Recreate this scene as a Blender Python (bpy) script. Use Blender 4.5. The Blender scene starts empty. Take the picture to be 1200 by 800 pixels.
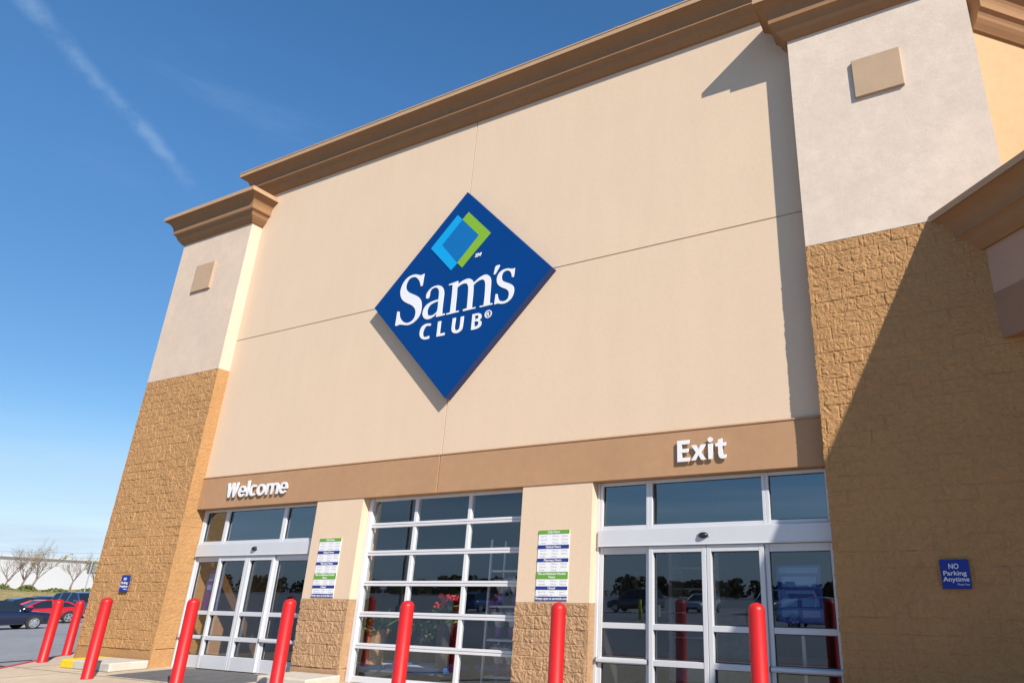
import bpy, bmesh, math, random
import numpy as np
from mathutils import Vector, Matrix
random.seed(7)
scene = bpy.context.scene
COL = scene.collection
PI = math.pi
R45 = math.sqrt(.5)

# ------------------------------------------------------------------ helpers
def lin(r, g, b):
    f = lambda c: (c/255/12.92) if c <= 10 else ((c/255+.055)/1.055)**2.4
    return (f(r), f(g), f(b), 1)

def mat(name, color, rough=.7, metal=0, spec=.5, bump=None, mottle=None, coat=0, emit=None):
    """bump: list of (scale, strength, distance); mottle: list of (scale, amount)"""
    m = bpy.data.materials.new(name); m.use_nodes = True
    nt = m.node_tree; N = nt.nodes; L = nt.links
    p = N['Principled BSDF']
    c = tuple(color[:3]) + (1,)
    p.inputs['Base Color'].default_value = c
    p.inputs['Roughness'].default_value = rough
    p.inputs['Metallic'].default_value = metal
    p.inputs['Specular IOR Level'].default_value = spec
    p.inputs['Coat Weight'].default_value = coat
    if coat: p.inputs['Coat Roughness'].default_value = .06
    geo = N.new('ShaderNodeTexCoord')
    if mottle:
        prev = None
        for sc, am, *rest in mottle:
            mp = N.new('ShaderNodeMapping')
            st = rest[0] if rest else (1, 1, 1)
            mp.inputs['Scale'].default_value = st
            L.new(geo.outputs['Object'], mp.inputs['Vector'])
            n = N.new('ShaderNodeTexNoise'); n.inputs['Scale'].default_value = sc
            n.inputs['Detail'].default_value = 6; n.inputs['Roughness'].default_value = .6
            L.new(mp.outputs['Vector'], n.inputs['Vector'])
            r = N.new('ShaderNodeMapRange'); r.inputs['From Min'].default_value = .3; r.inputs['From Max'].default_value = .7
            r.inputs['To Min'].default_value = 1-am; r.inputs['To Max'].default_value = 1+am
            L.new(n.outputs['Fac'], r.inputs['Value'])
            mx = N.new('ShaderNodeMix'); mx.data_type = 'RGBA'; mx.blend_type = 'MULTIPLY'
            mx.inputs['Factor'].default_value = 1
            if prev is None: mx.inputs['A'].default_value = c
            else: L.new(prev, mx.inputs['A'])
            L.new(r.outputs['Result'], mx.inputs['B'])
            prev = mx.outputs['Result']
        L.new(prev, p.inputs['Base Color'])
    if bump:
        prev = None
        for sc, st, di in bump:
            n = N.new('ShaderNodeTexNoise'); n.inputs['Scale'].default_value = sc
            n.inputs['Detail'].default_value = 8; n.inputs['Roughness'].default_value = .65
            L.new(geo.outputs['Object'], n.inputs['Vector'])
            b = N.new('ShaderNodeBump'); b.inputs['Strength'].default_value = st; b.inputs['Distance'].default_value = di
            L.new(n.outputs['Fac'], b.inputs['Height'])
            if prev: L.new(prev, b.inputs['Normal'])
            prev = b.outputs['Normal']
        L.new(prev, p.inputs['Normal'])
    return m

def glass_mat(name, tint, refl, rough=0.0, wav=0.0):
    m = bpy.data.materials.new(name); m.use_nodes = True
    nt = m.node_tree; N = nt.nodes; L = nt.links
    N.remove(N['Principled BSDF'])
    out = N['Material Output']
    t = N.new('ShaderNodeBsdfTransparent'); t.inputs['Color'].default_value = tuple(tint)+(1,)
    g = N.new('ShaderNodeBsdfGlossy'); g.inputs['Roughness'].default_value = rough
    g.inputs['Color'].default_value = (.66, .83, 1, 1)
    ge = N.new('ShaderNodeNewGeometry')
    dp = N.new('ShaderNodeVectorMath'); dp.operation = 'DOT_PRODUCT'
    L.new(ge.outputs['Incoming'], dp.inputs[0]); L.new(ge.outputs['Normal'], dp.inputs[1])
    def mt(op, a, b=0.0, c=0.0):
        n = N.new('ShaderNodeMath'); n.operation = op
        for k, q in enumerate((a, b, c)):
            if isinstance(q, (int, float)): n.inputs[k].default_value = q
            else: L.new(q, n.inputs[k])
        return n.outputs[0]
    sch = mt('POWER', mt('SUBTRACT', 1, mt('ABSOLUTE', dp.outputs['Value'])), 4.5)
    fac = mt('MULTIPLY', mt('MULTIPLY_ADD', sch, 1-refl, refl), mt('SUBTRACT', 1, ge.outputs['Backfacing']))
    mx = N.new('ShaderNodeMixShader')
    L.new(fac, mx.inputs['Fac']); L.new(t.outputs[0], mx.inputs[1]); L.new(g.outputs[0], mx.inputs[2])
    L.new(mx.outputs[0], out.inputs['Surface'])
    if wav:
        tc = N.new('ShaderNodeTexCoord'); n = N.new('ShaderNodeTexNoise'); n.inputs['Scale'].default_value = 1.6
        n.inputs['Detail'].default_value = 1
        L.new(tc.outputs['Object'], n.inputs['Vector'])
        b = N.new('ShaderNodeBump'); b.inputs['Strength'].default_value = wav; b.inputs['Distance'].default_value = .01
        L.new(n.outputs['Fac'], b.inputs['Height']); L.new(b.outputs['Normal'], g.inputs['Normal'])
    return m

def link_mesh(name, bm, mats, parent=None, smooth=False):
    me = bpy.data.meshes.new(name)
    bm.normal_update()
    bm.to_mesh(me); bm.free()
    return link_me(name, me, mats, parent, smooth)

def link_me(name, me, mats, parent=None, smooth=False):
    if not isinstance(mats, (list, tuple)): mats = [mats]
    for m in mats: me.materials.append(m)
    if smooth:
        for p in me.polygons: p.use_smooth = True
    o = bpy.data.objects.new(name, me); COL.objects.link(o)
    if parent: o.parent = parent
    return o

def tag(o, label=None, cat=None, group=None, kind=None):
    if label: o['label'] = label
    if cat: o['category'] = cat
    if group: o['group'] = group
    if kind: o['kind'] = kind
    return o

def empty(name, loc=(0, 0, 0), label=None, cat=None, group=None, rz=0):
    o = bpy.data.objects.new(name, None); COL.objects.link(o)
    o.location = loc; o.rotation_euler = (0, 0, rz); o.empty_display_size = .3
    return tag(o, label, cat, group)

def copy_tree(o, parent=None):
    c = o.copy(); COL.objects.link(c)
    if parent: c.parent = parent
    for ch in list(o.children): copy_tree(ch, c)
    return c

def box(bm, x0, x1, y0, y1, z0, z1, mi=0, M=None):
    vs = [bm.verts.new((x, y, z)) for x in (x0, x1) for y in (y0, y1) for z in (z0, z1)]
    if M is not None:
        for v in vs: v.co = M @ v.co
    fs = [(0, 1, 3, 2), (4, 6, 7, 5), (0, 4, 5, 1), (2, 3, 7, 6), (0, 2, 6, 4), (1, 5, 7, 3)]
    out = []
    for f in fs:
        fc = bm.faces.new([vs[i] for i in f]); fc.material_index = mi; out.append(fc)
    return vs

def bevel(bm, w, seg=2, ang=.5):
    bm.normal_update()
    ed = [e for e in bm.edges if len(e.link_faces) == 2 and e.calc_face_angle(0) > ang]
    bmesh.ops.bevel(bm, geom=ed, offset=w, segments=seg, affect='EDGES', profile=.5, clamp_overlap=True)

def boxes(name, lst, m, parent=None, bev=0, loc=None):
    bm = bmesh.new()
    for b in lst: box(bm, *b)
    if bev: bevel(bm, bev)
    o = link_mesh(name, bm, m, parent)
    return o

def prism(bm, pts, z0, z1, mi=0):
    """plan polygon extruded vertically"""
    a = [bm.verts.new((x, y, z0)) for x, y in pts]; b = [bm.verts.new((x, y, z1)) for x, y in pts]
    n = len(pts)
    fs = [bm.faces.new(a[::-1]), bm.faces.new(b)]
    for i in range(n): fs.append(bm.faces.new((a[i], a[(i+1) % n], b[(i+1) % n], b[i])))
    for f in fs: f.material_index = mi
    bmesh.ops.recalc_face_normals(bm, faces=fs)

def lathe(bm, prof, seg=24, c=(0, 0, 0), mi=0, cap=True):
    rings = []
    for r, z in prof:
        if r < 1e-5: rings.append([bm.verts.new((c[0], c[1], c[2]+z))])
        else: rings.append([bm.verts.new((c[0]+r*math.cos(2*PI*i/seg), c[1]+r*math.sin(2*PI*i/seg), c[2]+z)) for i in range(seg)])
    for a, b in zip(rings, rings[1:]):
        for i in range(seg):
            j = (i+1) % seg
            if len(a) == 1 and len(b) == 1: continue
            if len(a) == 1: f = bm.faces.new((a[0], b[j], b[i]))
            elif len(b) == 1: f = bm.faces.new((a[i], a[j], b[0]))
            else: f = bm.faces.new((a[i], a[j], b[j], b[i]))
            f.material_index = mi

def tube(bm, pts, rad, seg=6, mi=0):
    """tapered tube through points; rad scalar or list"""
    n = len(pts); pts = [Vector(p) for p in pts]
    if not isinstance(rad, (list, tuple)): rad = [rad]*n
    rings = []
    for i, p in enumerate(pts):
        d = (pts[min(i+1, n-1)]-pts[max(i-1, 0)]).normalized()
        u = d.orthogonal().normalized() if i == 0 else (u-d*u.dot(d)).normalized()
        w = d.cross(u)
        rings.append([bm.verts.new(p+(u*math.cos(2*PI*k/seg)+w*math.sin(2*PI*k/seg))*rad[i]) for k in range(seg)])
    for a, b in zip(rings, rings[1:]):
        for k in range(seg):
            f = bm.faces.new((a[k], a[(k+1) % seg], b[(k+1) % seg], b[k])); f.material_index = mi
    for r, rev in ((rings[0], True), (rings[-1], False)):
        f = bm.faces.new(r[::-1] if rev else r); f.material_index = mi

# profile of every cornice: (overhang, z below its top)
PROF = [(-.04, 0), (.46, 0), (.475, -.01), (.475, -.125), (.44, -.13), (.40, -.155), (.355, -.195), (.315, -.245),
        (.285, -.30), (.268, -.36), (.262, -.41), (.262, -.50), (.235, -.515), (.20, -.545), (.175, -.59), (.160, -.64),
        (.12, -.70), (.06, -.775), (.05, -.79), (-.04, -.79)]

def cornice(name, path, ztop, m, parent=None, zs=1.0, side=1, cap='cornice_cap', caps=(0, 1, 2)):
    """sweeps PROF along the plan polyline; overhang goes to the right-hand side of the path (side=1)"""
    bm = bmesh.new()
    P = [Vector((x, y)) for x, y in path]
    n = len(P); offs = []
    for i in range(n):
        ns = []
        if i > 0: d = (P[i]-P[i-1]).normalized(); ns.append(Vector((d.y, -d.x))*side)
        if i < n-1: d = (P[i+1]-P[i]).normalized(); ns.append(Vector((d.y, -d.x))*side)
        if len(ns) == 1: offs.append(ns[0])
        else:
            s = ns[0]+ns[1]; offs.append(s/(s.dot(ns[0])))
    rings = []
    for i in range(n):
        rings.append([bm.verts.new((P[i].x+offs[i].x*o, P[i].y+offs[i].y*o, ztop+z*zs)) for o, z in PROF])
    k = len(PROF)
    for a, b in zip(rings, rings[1:]):
        for j in range(k):
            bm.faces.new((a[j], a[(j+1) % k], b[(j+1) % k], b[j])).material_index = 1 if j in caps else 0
    bm.faces.new(rings[0]); bm.faces.new(rings[-1][::-1])
    bmesh.ops.recalc_face_normals(bm, faces=bm.faces)
    return link_mesh(name, bm, [m, M[cap]], parent)

# ---- split-face block relief
def hashn(i, j, s):
    h = np.sin(i*127.1+j*311.7+s*74.7)*43758.5453
    return h-np.floor(h)
def vnoise(u, v, s):
    i = np.floor(u); j = np.floor(v); a = u-i; b = v-j
    a = a*a*(3-2*a); b = b*b*(3-2*b)
    return (hashn(i, j, s)*(1-a)+hashn(i+1, j, s)*a)*(1-b)+(hashn(i, j+1, s)*(1-a)+hashn(i+1, j+1, s)*a)*b
def block_panel(V, F, org, ud, nd, w, z0, z1, seed, amp=1.0, res=.02, smooth_course=0, u_off=0.0, split=.4064):
    """appends a displaced grid to V, F; org = plan point of the panel's left end, ud/nd = plan unit vectors"""
    nu = max(2, int(round(w/res))+1); nv = max(2, int(round((z1-z0)/res))+1)
    u = np.linspace(0, w, nu); z = np.linspace(z0, z1, nv)
    U, Z = np.meshgrid(u, z)
    H = .2032
    row = np.floor((z1-Z)/H+1e-6)                      # courses counted from the top
    fv = ((z1-Z)/H) % 1.0
    uo = U+u_off+(row % 2)*split/2
    colm = np.floor(uo/split); fu = (uo/split) % 1.0
    off = (hashn(colm, row, seed)-.5)*.011
    tiltu = (hashn(colm, row, seed+3)-.5)*.018*(fu-.5); tiltv = (hashn(colm, row, seed+5)-.5)*.016*(fv-.5)
    uu = U+seed*3.1; zz = Z+seed*1.7
    def rot(k, a): c_, s_ = math.cos(a), math.sin(a); return (uu*c_-zz*s_)*k, (uu*s_+zz*c_)*k
    wu = (vnoise(*rot(11, .4), seed+20)-.5)*.09; wz = (vnoise(*rot(11, 1.3), seed+21)-.5)*.09
    uu = uu+wu; zz = zz+wz
    r1 = 1-np.abs(vnoise(*rot(10, .7), seed)*2-1); r2 = 1-np.abs(vnoise(*rot(23, 2.1), seed+1)*2-1); r3 = vnoise(*rot(41, 1.1), seed+2)
    n = (r1-.5)*.010+(r2-.5)*.012+(r3-.5)*.012

    du = np.minimum(fu, 1-fu)*split; dv = np.minimum(fv, 1-fv)*H
    keep = hashn(colm, row, seed+9)                    # some joints are painted over almost flush
    ju = np.clip(1.5-du/.009, 0, 1)*(.2+.6*hashn(np.floor(uo/split+.5), row, seed+11))
    jv = np.clip(1.5-dv/.008, 0, 1)*(.25+.6*hashn(colm, np.floor((z1-Z)/H+.5), seed+13))
    j = np.maximum(ju, jv)
    d = (off+tiltu+tiltv+n)*amp*(1-.75*j)-.013*j*amp
    if smooth_course:
        sm = Z < z0+smooth_course
        d = np.where(sm, -.012-.012*np.clip(1-np.abs(Z-(z0+smooth_course))/.02, 0, 1)+(vnoise(uu*40, zz*40, seed)-.5)*.003, d)
    b = len(V)
    X = org[0]+ud[0]*U+nd[0]*d; Y = org[1]+ud[1]*U+nd[1]*d
    V.extend(zip(X.ravel().tolist(), Y.ravel().tolist(), Z.ravel().tolist()))
    for r in range(nv-1):
        o = b+r*nu
        F.extend([(o+c, o+c+1, o+nu+c+1, o+nu+c) for c in range(nu-1)])
    # skirt back into the core so that no edge is open
    border = [b+c for c in range(nu)]+[b+r*nu+nu-1 for r in range(1, nv)]+[b+(nv-1)*nu+c for c in range(nu-2, -1, -1)]+[b+r*nu for r in range(nv-2, 0, -1)]
    s = len(V)
    for q in border:
        x, y, zq = V[q]; V.append((x-nd[0]*.06, y-nd[1]*.06, zq))
    m = len(border)
    for i in range(m):
        F.append((border[i], s+i, s+(i+1) % m, border[(i+1) % m]))

def block_obj(name, panels, m, parent):
    V, F = [], []
    for p in panels: block_panel(V, F, **p)
    me = bpy.data.meshes.new(name); me.from_pydata(V, [], F); me.update()
    bm = bmesh.new(); bm.from_mesh(me); bmesh.ops.recalc_face_normals(bm, faces=bm.faces[:1]); bm.to_mesh(me); bm.free()
    return link_me(name, me, m, parent)

# ---- flat shapes (lettering, emblems) in the X-Z plane
def outline_mesh(name, loops, depth):
    """closed loops (even-odd holes) -> solid facing -Y, back at y=0, front at y=-depth"""
    cu = bpy.data.curves.new(name+'_c', 'CURVE'); cu.dimensions = '2D'; cu.fill_mode = 'BOTH'; cu.extrude = depth/2
    for lp in loops:
        s = cu.splines.new('POLY'); s.points.add(len(lp)-1); s.use_cyclic_u = True
        for q, (x, z) in zip(s.points, lp): q.co = (x, z, 0, 1)
    ob = bpy.data.objects.new(name+'_c', cu); COL.objects.link(ob)
    dg = bpy.context.evaluated_depsgraph_get(); dg.update()
    me = bpy.data.meshes.new_from_object(ob.evaluated_get(dg))
    bpy.data.objects.remove(ob); bpy.data.curves.remove(cu)
    me.transform(Matrix.Translation((0, -depth/2, 0)) @ Matrix.Rotation(PI/2, 4, 'X'))
    return me

def text_mesh(txt, size, bold=0.0, depth=.002, width=None, center=True, shear=0, spacing=1.0, height=None):
    cu = bpy.data.curves.new('lettering_c', 'FONT'); cu.body = txt; cu.size = size; cu.offset = bold*size
    cu.extrude = depth/2; cu.shear = shear; cu.space_character = spacing; cu.resolution_u = 4
    ob = bpy.data.objects.new('lettering_c', cu); COL.objects.link(ob)
    dg = bpy.context.evaluated_depsgraph_get(); dg.update()
    me = bpy.data.meshes.new_from_object(ob.evaluated_get(dg))
    bpy.data.objects.remove(ob); bpy.data.curves.remove(cu)
    xs = [v.co.x for v in me.vertices]; ys = [v.co.y for v in me.vertices]
    sx = width/(max(xs)-min(xs)) if width else 1
    sy = height/(max(ys)-min(ys)) if height else 1
    cx = (max(xs)+min(xs))/2 if center else min(xs)
    me.transform(Matrix.Rotation(PI/2, 4, 'X') @ Matrix.Diagonal((sx, sy, 1, 1)) @ Matrix.Translation((-cx, 0, 0)))
    me.transform(Matrix.Translation((0, -depth/2, 0)))
    return me

def merge(name, items, m, parent=None):
    """items: (mesh, x, y, z) -> ONE mesh object"""
    bm = bmesh.new()
    for me, x, y, z in items:
        me.transform(Matrix.Translation((x, y, z))); bm.from_mesh(me); bpy.data.meshes.remove(me)
    for f in bm.faces: f.material_index = 0
    return link_mesh(name, bm, m, parent)

# ------------------------------------------------------------------ materials
M = {}
M['stucco'] = mat('stucco', (.628, .480, .345), .9, spec=.2, bump=[(90, .22, .01), (14, .12, .02)], mottle=[(.45, .02), (2.2, .018, (1, 1, .2)), (12, .018), (60, .025)])
M['pier_stucco'] = mat('pier_stucco', (.62, .515, .42), .9, spec=.2, bump=[(80, .3, .012), (12, .18, .02)], mottle=[(1.1, .06), (5, .05), (18, .03)])
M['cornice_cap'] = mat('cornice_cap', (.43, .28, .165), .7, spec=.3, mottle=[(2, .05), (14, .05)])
M['cornice'] = mat('cornice_paint', (.285, .158, .078), .85, spec=.2, bump=[(90, .18, .008)], mottle=[(.8, .05), (6, .04)])
M['sunlit_side_stucco'] = mat('sunlit_side_stucco', (.44, .30, .165), .9, spec=.2, bump=[(80, .3, .012)], mottle=[(1.1, .05), (6, .04)])  # wall stucco turned more orange, warm sunlight put into the colour
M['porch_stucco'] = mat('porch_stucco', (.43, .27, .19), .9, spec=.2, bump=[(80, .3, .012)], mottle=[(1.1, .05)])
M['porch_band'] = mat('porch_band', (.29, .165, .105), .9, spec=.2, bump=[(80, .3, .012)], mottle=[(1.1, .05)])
M['pier_cream'] = mat('pier_cream', (.60, .47, .365), .9, spec=.2, bump=[(80, .3, .012), (12, .18, .02)], mottle=[(1.1, .05), (5, .04), (18, .03)])
M['brown'] = mat('brown_stucco', (.39, .228, .125), .85, spec=.25, bump=[(90, .18, .008)], mottle=[(.8, .05), (6, .04)])
M['block'] = mat('split_block', (.435, .242, .105), .93, spec=.15, bump=[(38, .55, .03), (95, .6, .02), (220, .4, .008)], mottle=[(1.2, .06), (14, .08), (60, .10)])
M['block_low'] = mat('split_block_brown', (.38, .235, .130), .93, spec=.15, bump=[(70, .5, .02), (180, .35, .008)], mottle=[(1.2, .07), (14, .09), (60, .11)])
M['joint'] = mat('groove_dark', (.42, .28, .19), .95)
M['plaque'] = mat('plaque_tan', (.43, .305, .20), .9, spec=.2, bump=[(80, .3, .01)], mottle=[(3, .06)])
M['alu'] = mat('painted_aluminium', (.56, .57, .595), .38, metal=.15, mottle=[(2, .03)])
M['alu_white'] = mat('white_aluminium', (.585, .59, .615), .42, mottle=[(3, .03)])
M['gasket'] = mat('dark_gasket', (.03, .03, .03), .6)
M['glass'] = glass_mat('door_glass', (.92, .92, .92), .14, wav=.03)
M['glass_top'] = glass_mat('transom_glass', (.6, .6, .62), .25, wav=.03)
M['sensor'] = mat('sensor_plastic', (.015, .015, .017), .25)
M['red'] = mat('bollard_red', (.46, .009, .011), .42, spec=.4, mottle=[(5, .07)], bump=[(30, .05, .003)])
M['blue'] = mat('sign_blue', (.001, .042, .185), .55, spec=.12, mottle=[(1, .04)])
M['blue_edge'] = mat('sign_edge', (.012, .035, .16), .5)
M['white'] = mat('sign_white', (.70, .70, .71), .5)
M['cyan'] = mat('emblem_cyan', (.0, .30, .62), .5)
M['green'] = mat('emblem_green', (.19, .38, .018), .5)
M['mid'] = mat('emblem_blue', (.0, .125, .36), .5)
M['navy'] = mat('panel_navy', (.010, .030, .20), .5)
M['hours_green'] = mat('panel_green', (.11, .30, .035), .5)
M['print'] = mat('panel_print', (.33, .35, .42), .6)
M['concrete'] = mat('pale_concrete', (.47, .385, .285), .9, spec=.2, bump=[(60, .15, .01)], mottle=[(.5, .10), (4, .07), (25, .05)])
M['kerb'] = mat('kerb_concrete', (.47, .43, .37), .9, spec=.2, bump=[(40, .3, .01)], mottle=[(6, .10), (30, .08)])
M['yellow'] = mat('yellow_paint', (.72, .50, .01), .6, mottle=[(12, .12)])
M['red_paint'] = mat('red_kerb_paint', (.42, .03, .04), .7, mottle=[(6, .2)])
M['asphalt'] = mat('worn_asphalt', (.235, .235, .245), .92, spec=.2, bump=[(120, .4, .01)], mottle=[(.15, .14), (2.5, .1), (40, .12)])
M['mat_pave'] = mat('dark_paving', (.10, .098, .10), .85, bump=[(50, .3, .01)], mottle=[(3, .2), (20, .15)])
M['line'] = mat('parking_paint', (.62, .62, .58), .8, mottle=[(8, .2)])
M['grass'] = mat('dry_grass', (.33, .26, .12), 1, spec=0, bump=[(6, .8, .2)], mottle=[(.3, .22), (2, .25)])
M['bark'] = mat('grey_bark', (.20, .16, .13), .95, spec=.1, mottle=[(4, .25)])
M['leaf'] = mat('leaf_green', (.10, .20, .04), .7, mottle=[(3, .3)])
M['shrub'] = mat('shrub_olive', (.13, .145, .05), .9, spec=.1, mottle=[(2, .35)])
M['budding'] = mat('budding_leaf', (.22, .21, .07), .9, spec=.1, mottle=[(3, .3)])
M['wood_mass'] = mat('far_wood', (.085, .075, .038), 1, spec=0, mottle=[(.08, .4), (.5, .3)])
M['warehouse'] = mat('white_siding', (.74, .75, .77), .7, mottle=[(.05, .04)])
M['galv'] = mat('galvanised_steel', (.42, .42, .43), .5, metal=.5)
M['wire'] = mat('black_wire', (.03, .03, .03), .7)
M['pole_wood'] = mat('pole_wood', (.16, .11, .075), .9, mottle=[(3, .2)])
M['tyre'] = mat('tyre_rubber', (.018, .018, .018), .85)
M['rim'] = mat('alloy_rim', (.55, .55, .57), .3, metal=.8)
M['trim'] = mat('black_trim', (.02, .02, .022), .5)
M['carglass'] = mat('car_glass', (.012, .016, .022), .06, spec=.8)
M['lens'] = mat('lamp_lens', (.7, .72, .75), .12)
M['tail'] = mat('tail_lens', (.35, .01, .012), .2)
def carpaint(n, c): return mat(n, c, .28, metal=.2, coat=.8)
M['p_navy'] = carpaint('paint_navy', (.012, .016, .045)); M['p_red'] = carpaint('paint_red', (.50, .012, .016))
M['p_blue'] = carpaint('paint_blue', (.03, .075, .20)); M['p_grey'] = carpaint('paint_grey', (.10, .105, .11))
M['p_silver'] = carpaint('paint_silver', (.45, .46, .48)); M['p_white'] = carpaint('paint_white', (.7, .7, .7))
M['room'] = mat('interior_grey', (.15, .135, .12), .9); M['room_floor'] = mat('interior_floor', (.22, .20, .18), .35)
M['shelf'] = mat('shelf_white', (.62, .63, .66), .5)
M['burlap'] = mat('brown_wrap', (.42, .24, .11), .9, bump=[(9, .8, .05)], mottle=[(8, .3)])
M['terracotta'] = mat('dark_pot', (.05, .04, .04), .6)
M['petal'] = mat('red_petal', (.65, .02, .02), .6); M['purple'] = mat('purple_wrap', (.17, .04, .26), .5)
M['film'] = mat('clear_film', (.50, .55, .56), .15, spec=.8); M['lilac'] = mat('pale_bloom', (.40, .35, .46), .7, mottle=[(20, .4)])
M['cartblue'] = mat('blue_rail', (.015, .13, .42), .45); M['carton'] = mat('carton', (.36, .33, .30), .8, mottle=[(6, .2)])
M['poster'] = mat('poster_blue', (.01, .055, .30), .4); M['poster_light'] = mat('poster_pale', (.10, .26, .55), .5); M['poster_violet'] = mat('poster_violet', (.09, .03, .22), .5)

def scuffs(m, dark, scale, lo, hi, stretch):
    nt = m.node_tree; N = nt.nodes; L = nt.links; p = N['Principled BSDF']
    src = p.inputs['Base Color'].links[0].from_socket
    tc = N.new('ShaderNodeTexCoord'); mp = N.new('ShaderNodeMapping'); mp.inputs['Scale'].default_value = stretch
    oi = N.new('ShaderNodeObjectInfo'); ad = N.new('ShaderNodeVectorMath'); ad.operation = 'ADD'
    L.new(tc.outputs['Object'], mp.inputs['Vector']); L.new(mp.outputs['Vector'], ad.inputs[0]); L.new(oi.outputs['Location'], ad.inputs[1])
    n = N.new('ShaderNodeTexNoise'); n.inputs['Scale'].default_value = scale; n.inputs['Detail'].default_value = 7; n.inputs['Roughness'].default_value = .7
    L.new(ad.outputs['Vector'], n.inputs['Vector'])
    r = N.new('ShaderNodeMapRange'); r.inputs['From Min'].default_value = lo; r.inputs['From Max'].default_value = hi; r.inputs['To Max'].default_value = .75
    L.new(n.outputs['Fac'], r.inputs['Value'])
    mx = N.new('ShaderNodeMix'); mx.data_type = 'RGBA'; L.new(r.outputs['Result'], mx.inputs['Factor']); L.new(src, mx.inputs['A']); mx.inputs['B'].default_value = dark
    L.new(mx.outputs['Result'], p.inputs['Base Color'])
scuffs(M['red'], (.30, .035, .03, 1), 6, .60, .78, (1, 1, .55))
scuffs(M['concrete'], (.20, .165, .13, 1), 3.5, .60, .80, (1, 1, 1))
# ------------------------------------------------------------------ building
B = empty('store_building', (-9.2, 0, 0), 'large tan stucco store front with brown cornices, block piers and glass entrances', 'store')
B.location = (0, 0, 0)
GX = -9.28                                     # vertical control joint
FX0, FX1 = -17.0, -1.6
# facade wall: core + four panels parted by fine grooves
bm = bmesh.new()
box(bm, FX0+.01, FX1, .016, .42, 3.42, 12.66, 1)
g = .011
for (x0, x1) in ((FX0, GX-g), (GX+g, FX1)):
    for (z0, z1) in ((4.135, 7.67-g), (7.67+g, 12.66)):
        box(bm, x0, x1, 0, .05, z0, z1, 0)
box(bm, FX0, FX0+.35, .05, 14, 4.1, 12.655, 0)          # return wall on the hidden left side
box(bm, FX0+.35, 5, 13.7, 14, 4.1, 12.655, 0)
facade = link_mesh('facade_wall', bm, [M['stucco'], M['joint']], B)
# band above the entrances, with its narrow drip lip
bm = bmesh.new()
for (x0, x1) in ((-16.66, GX-.008), (GX+.008, -1.87)):
    box(bm, x0, x1, -.03, .40, 3.385, 4.10)
    box(bm, x0, x1, -.042, .015, 4.102, 4.133)
bevel(bm, .006, 1)
link_mesh('entrance_band', bm, M['brown'], B)
cornice('parapet_cornice', [(FX0, 3), (FX0, 0), (FX1, 0)], 12.70, M['cornice'], B, zs=.86)
bm = bmesh.new()                                        # metal coping with its joints
xx = FX0-.5
while xx < FX1:
    box(bm, xx+.004, min(xx+3.04, FX1), -.485, .5, 12.703, 12.735); xx += 3.048
    if xx < FX1: box(bm, xx-.05, xx+.05, -.49, .5, 12.7355, 12.748)
link_mesh('coping', bm, M['cornice_cap'], B)
# the roof and the inside of the shop
bm = bmesh.new()
box(bm, -16.6, 4.0, .42, 13.7, 11.6, 11.9)
link_mesh('roof', bm, M['room'], B)
bm = bmesh.new()
box(bm, -18.0, -1.0, 9.0, 9.2, 0, 4.6); box(bm, -18.2, -18.0, .42, 9.2, 0, 4.6); box(bm, -1.0, -.8, .42, 9.2, 0, 4.6)
box(bm, -18.2, -.8, .42, 9.2, 4.6, 4.7); box(bm, -18.2, -.8, .42, 9.0, -.05, .012, 1)
box(bm, -12.6, -12.5, .42, 4.5, .013, 4.6); box(bm, -6.6, -6.5, .42, 4.5, .013, 4.6)
link_mesh('interior_room', bm, [M['room'], M['room_floor']], B)

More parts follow.
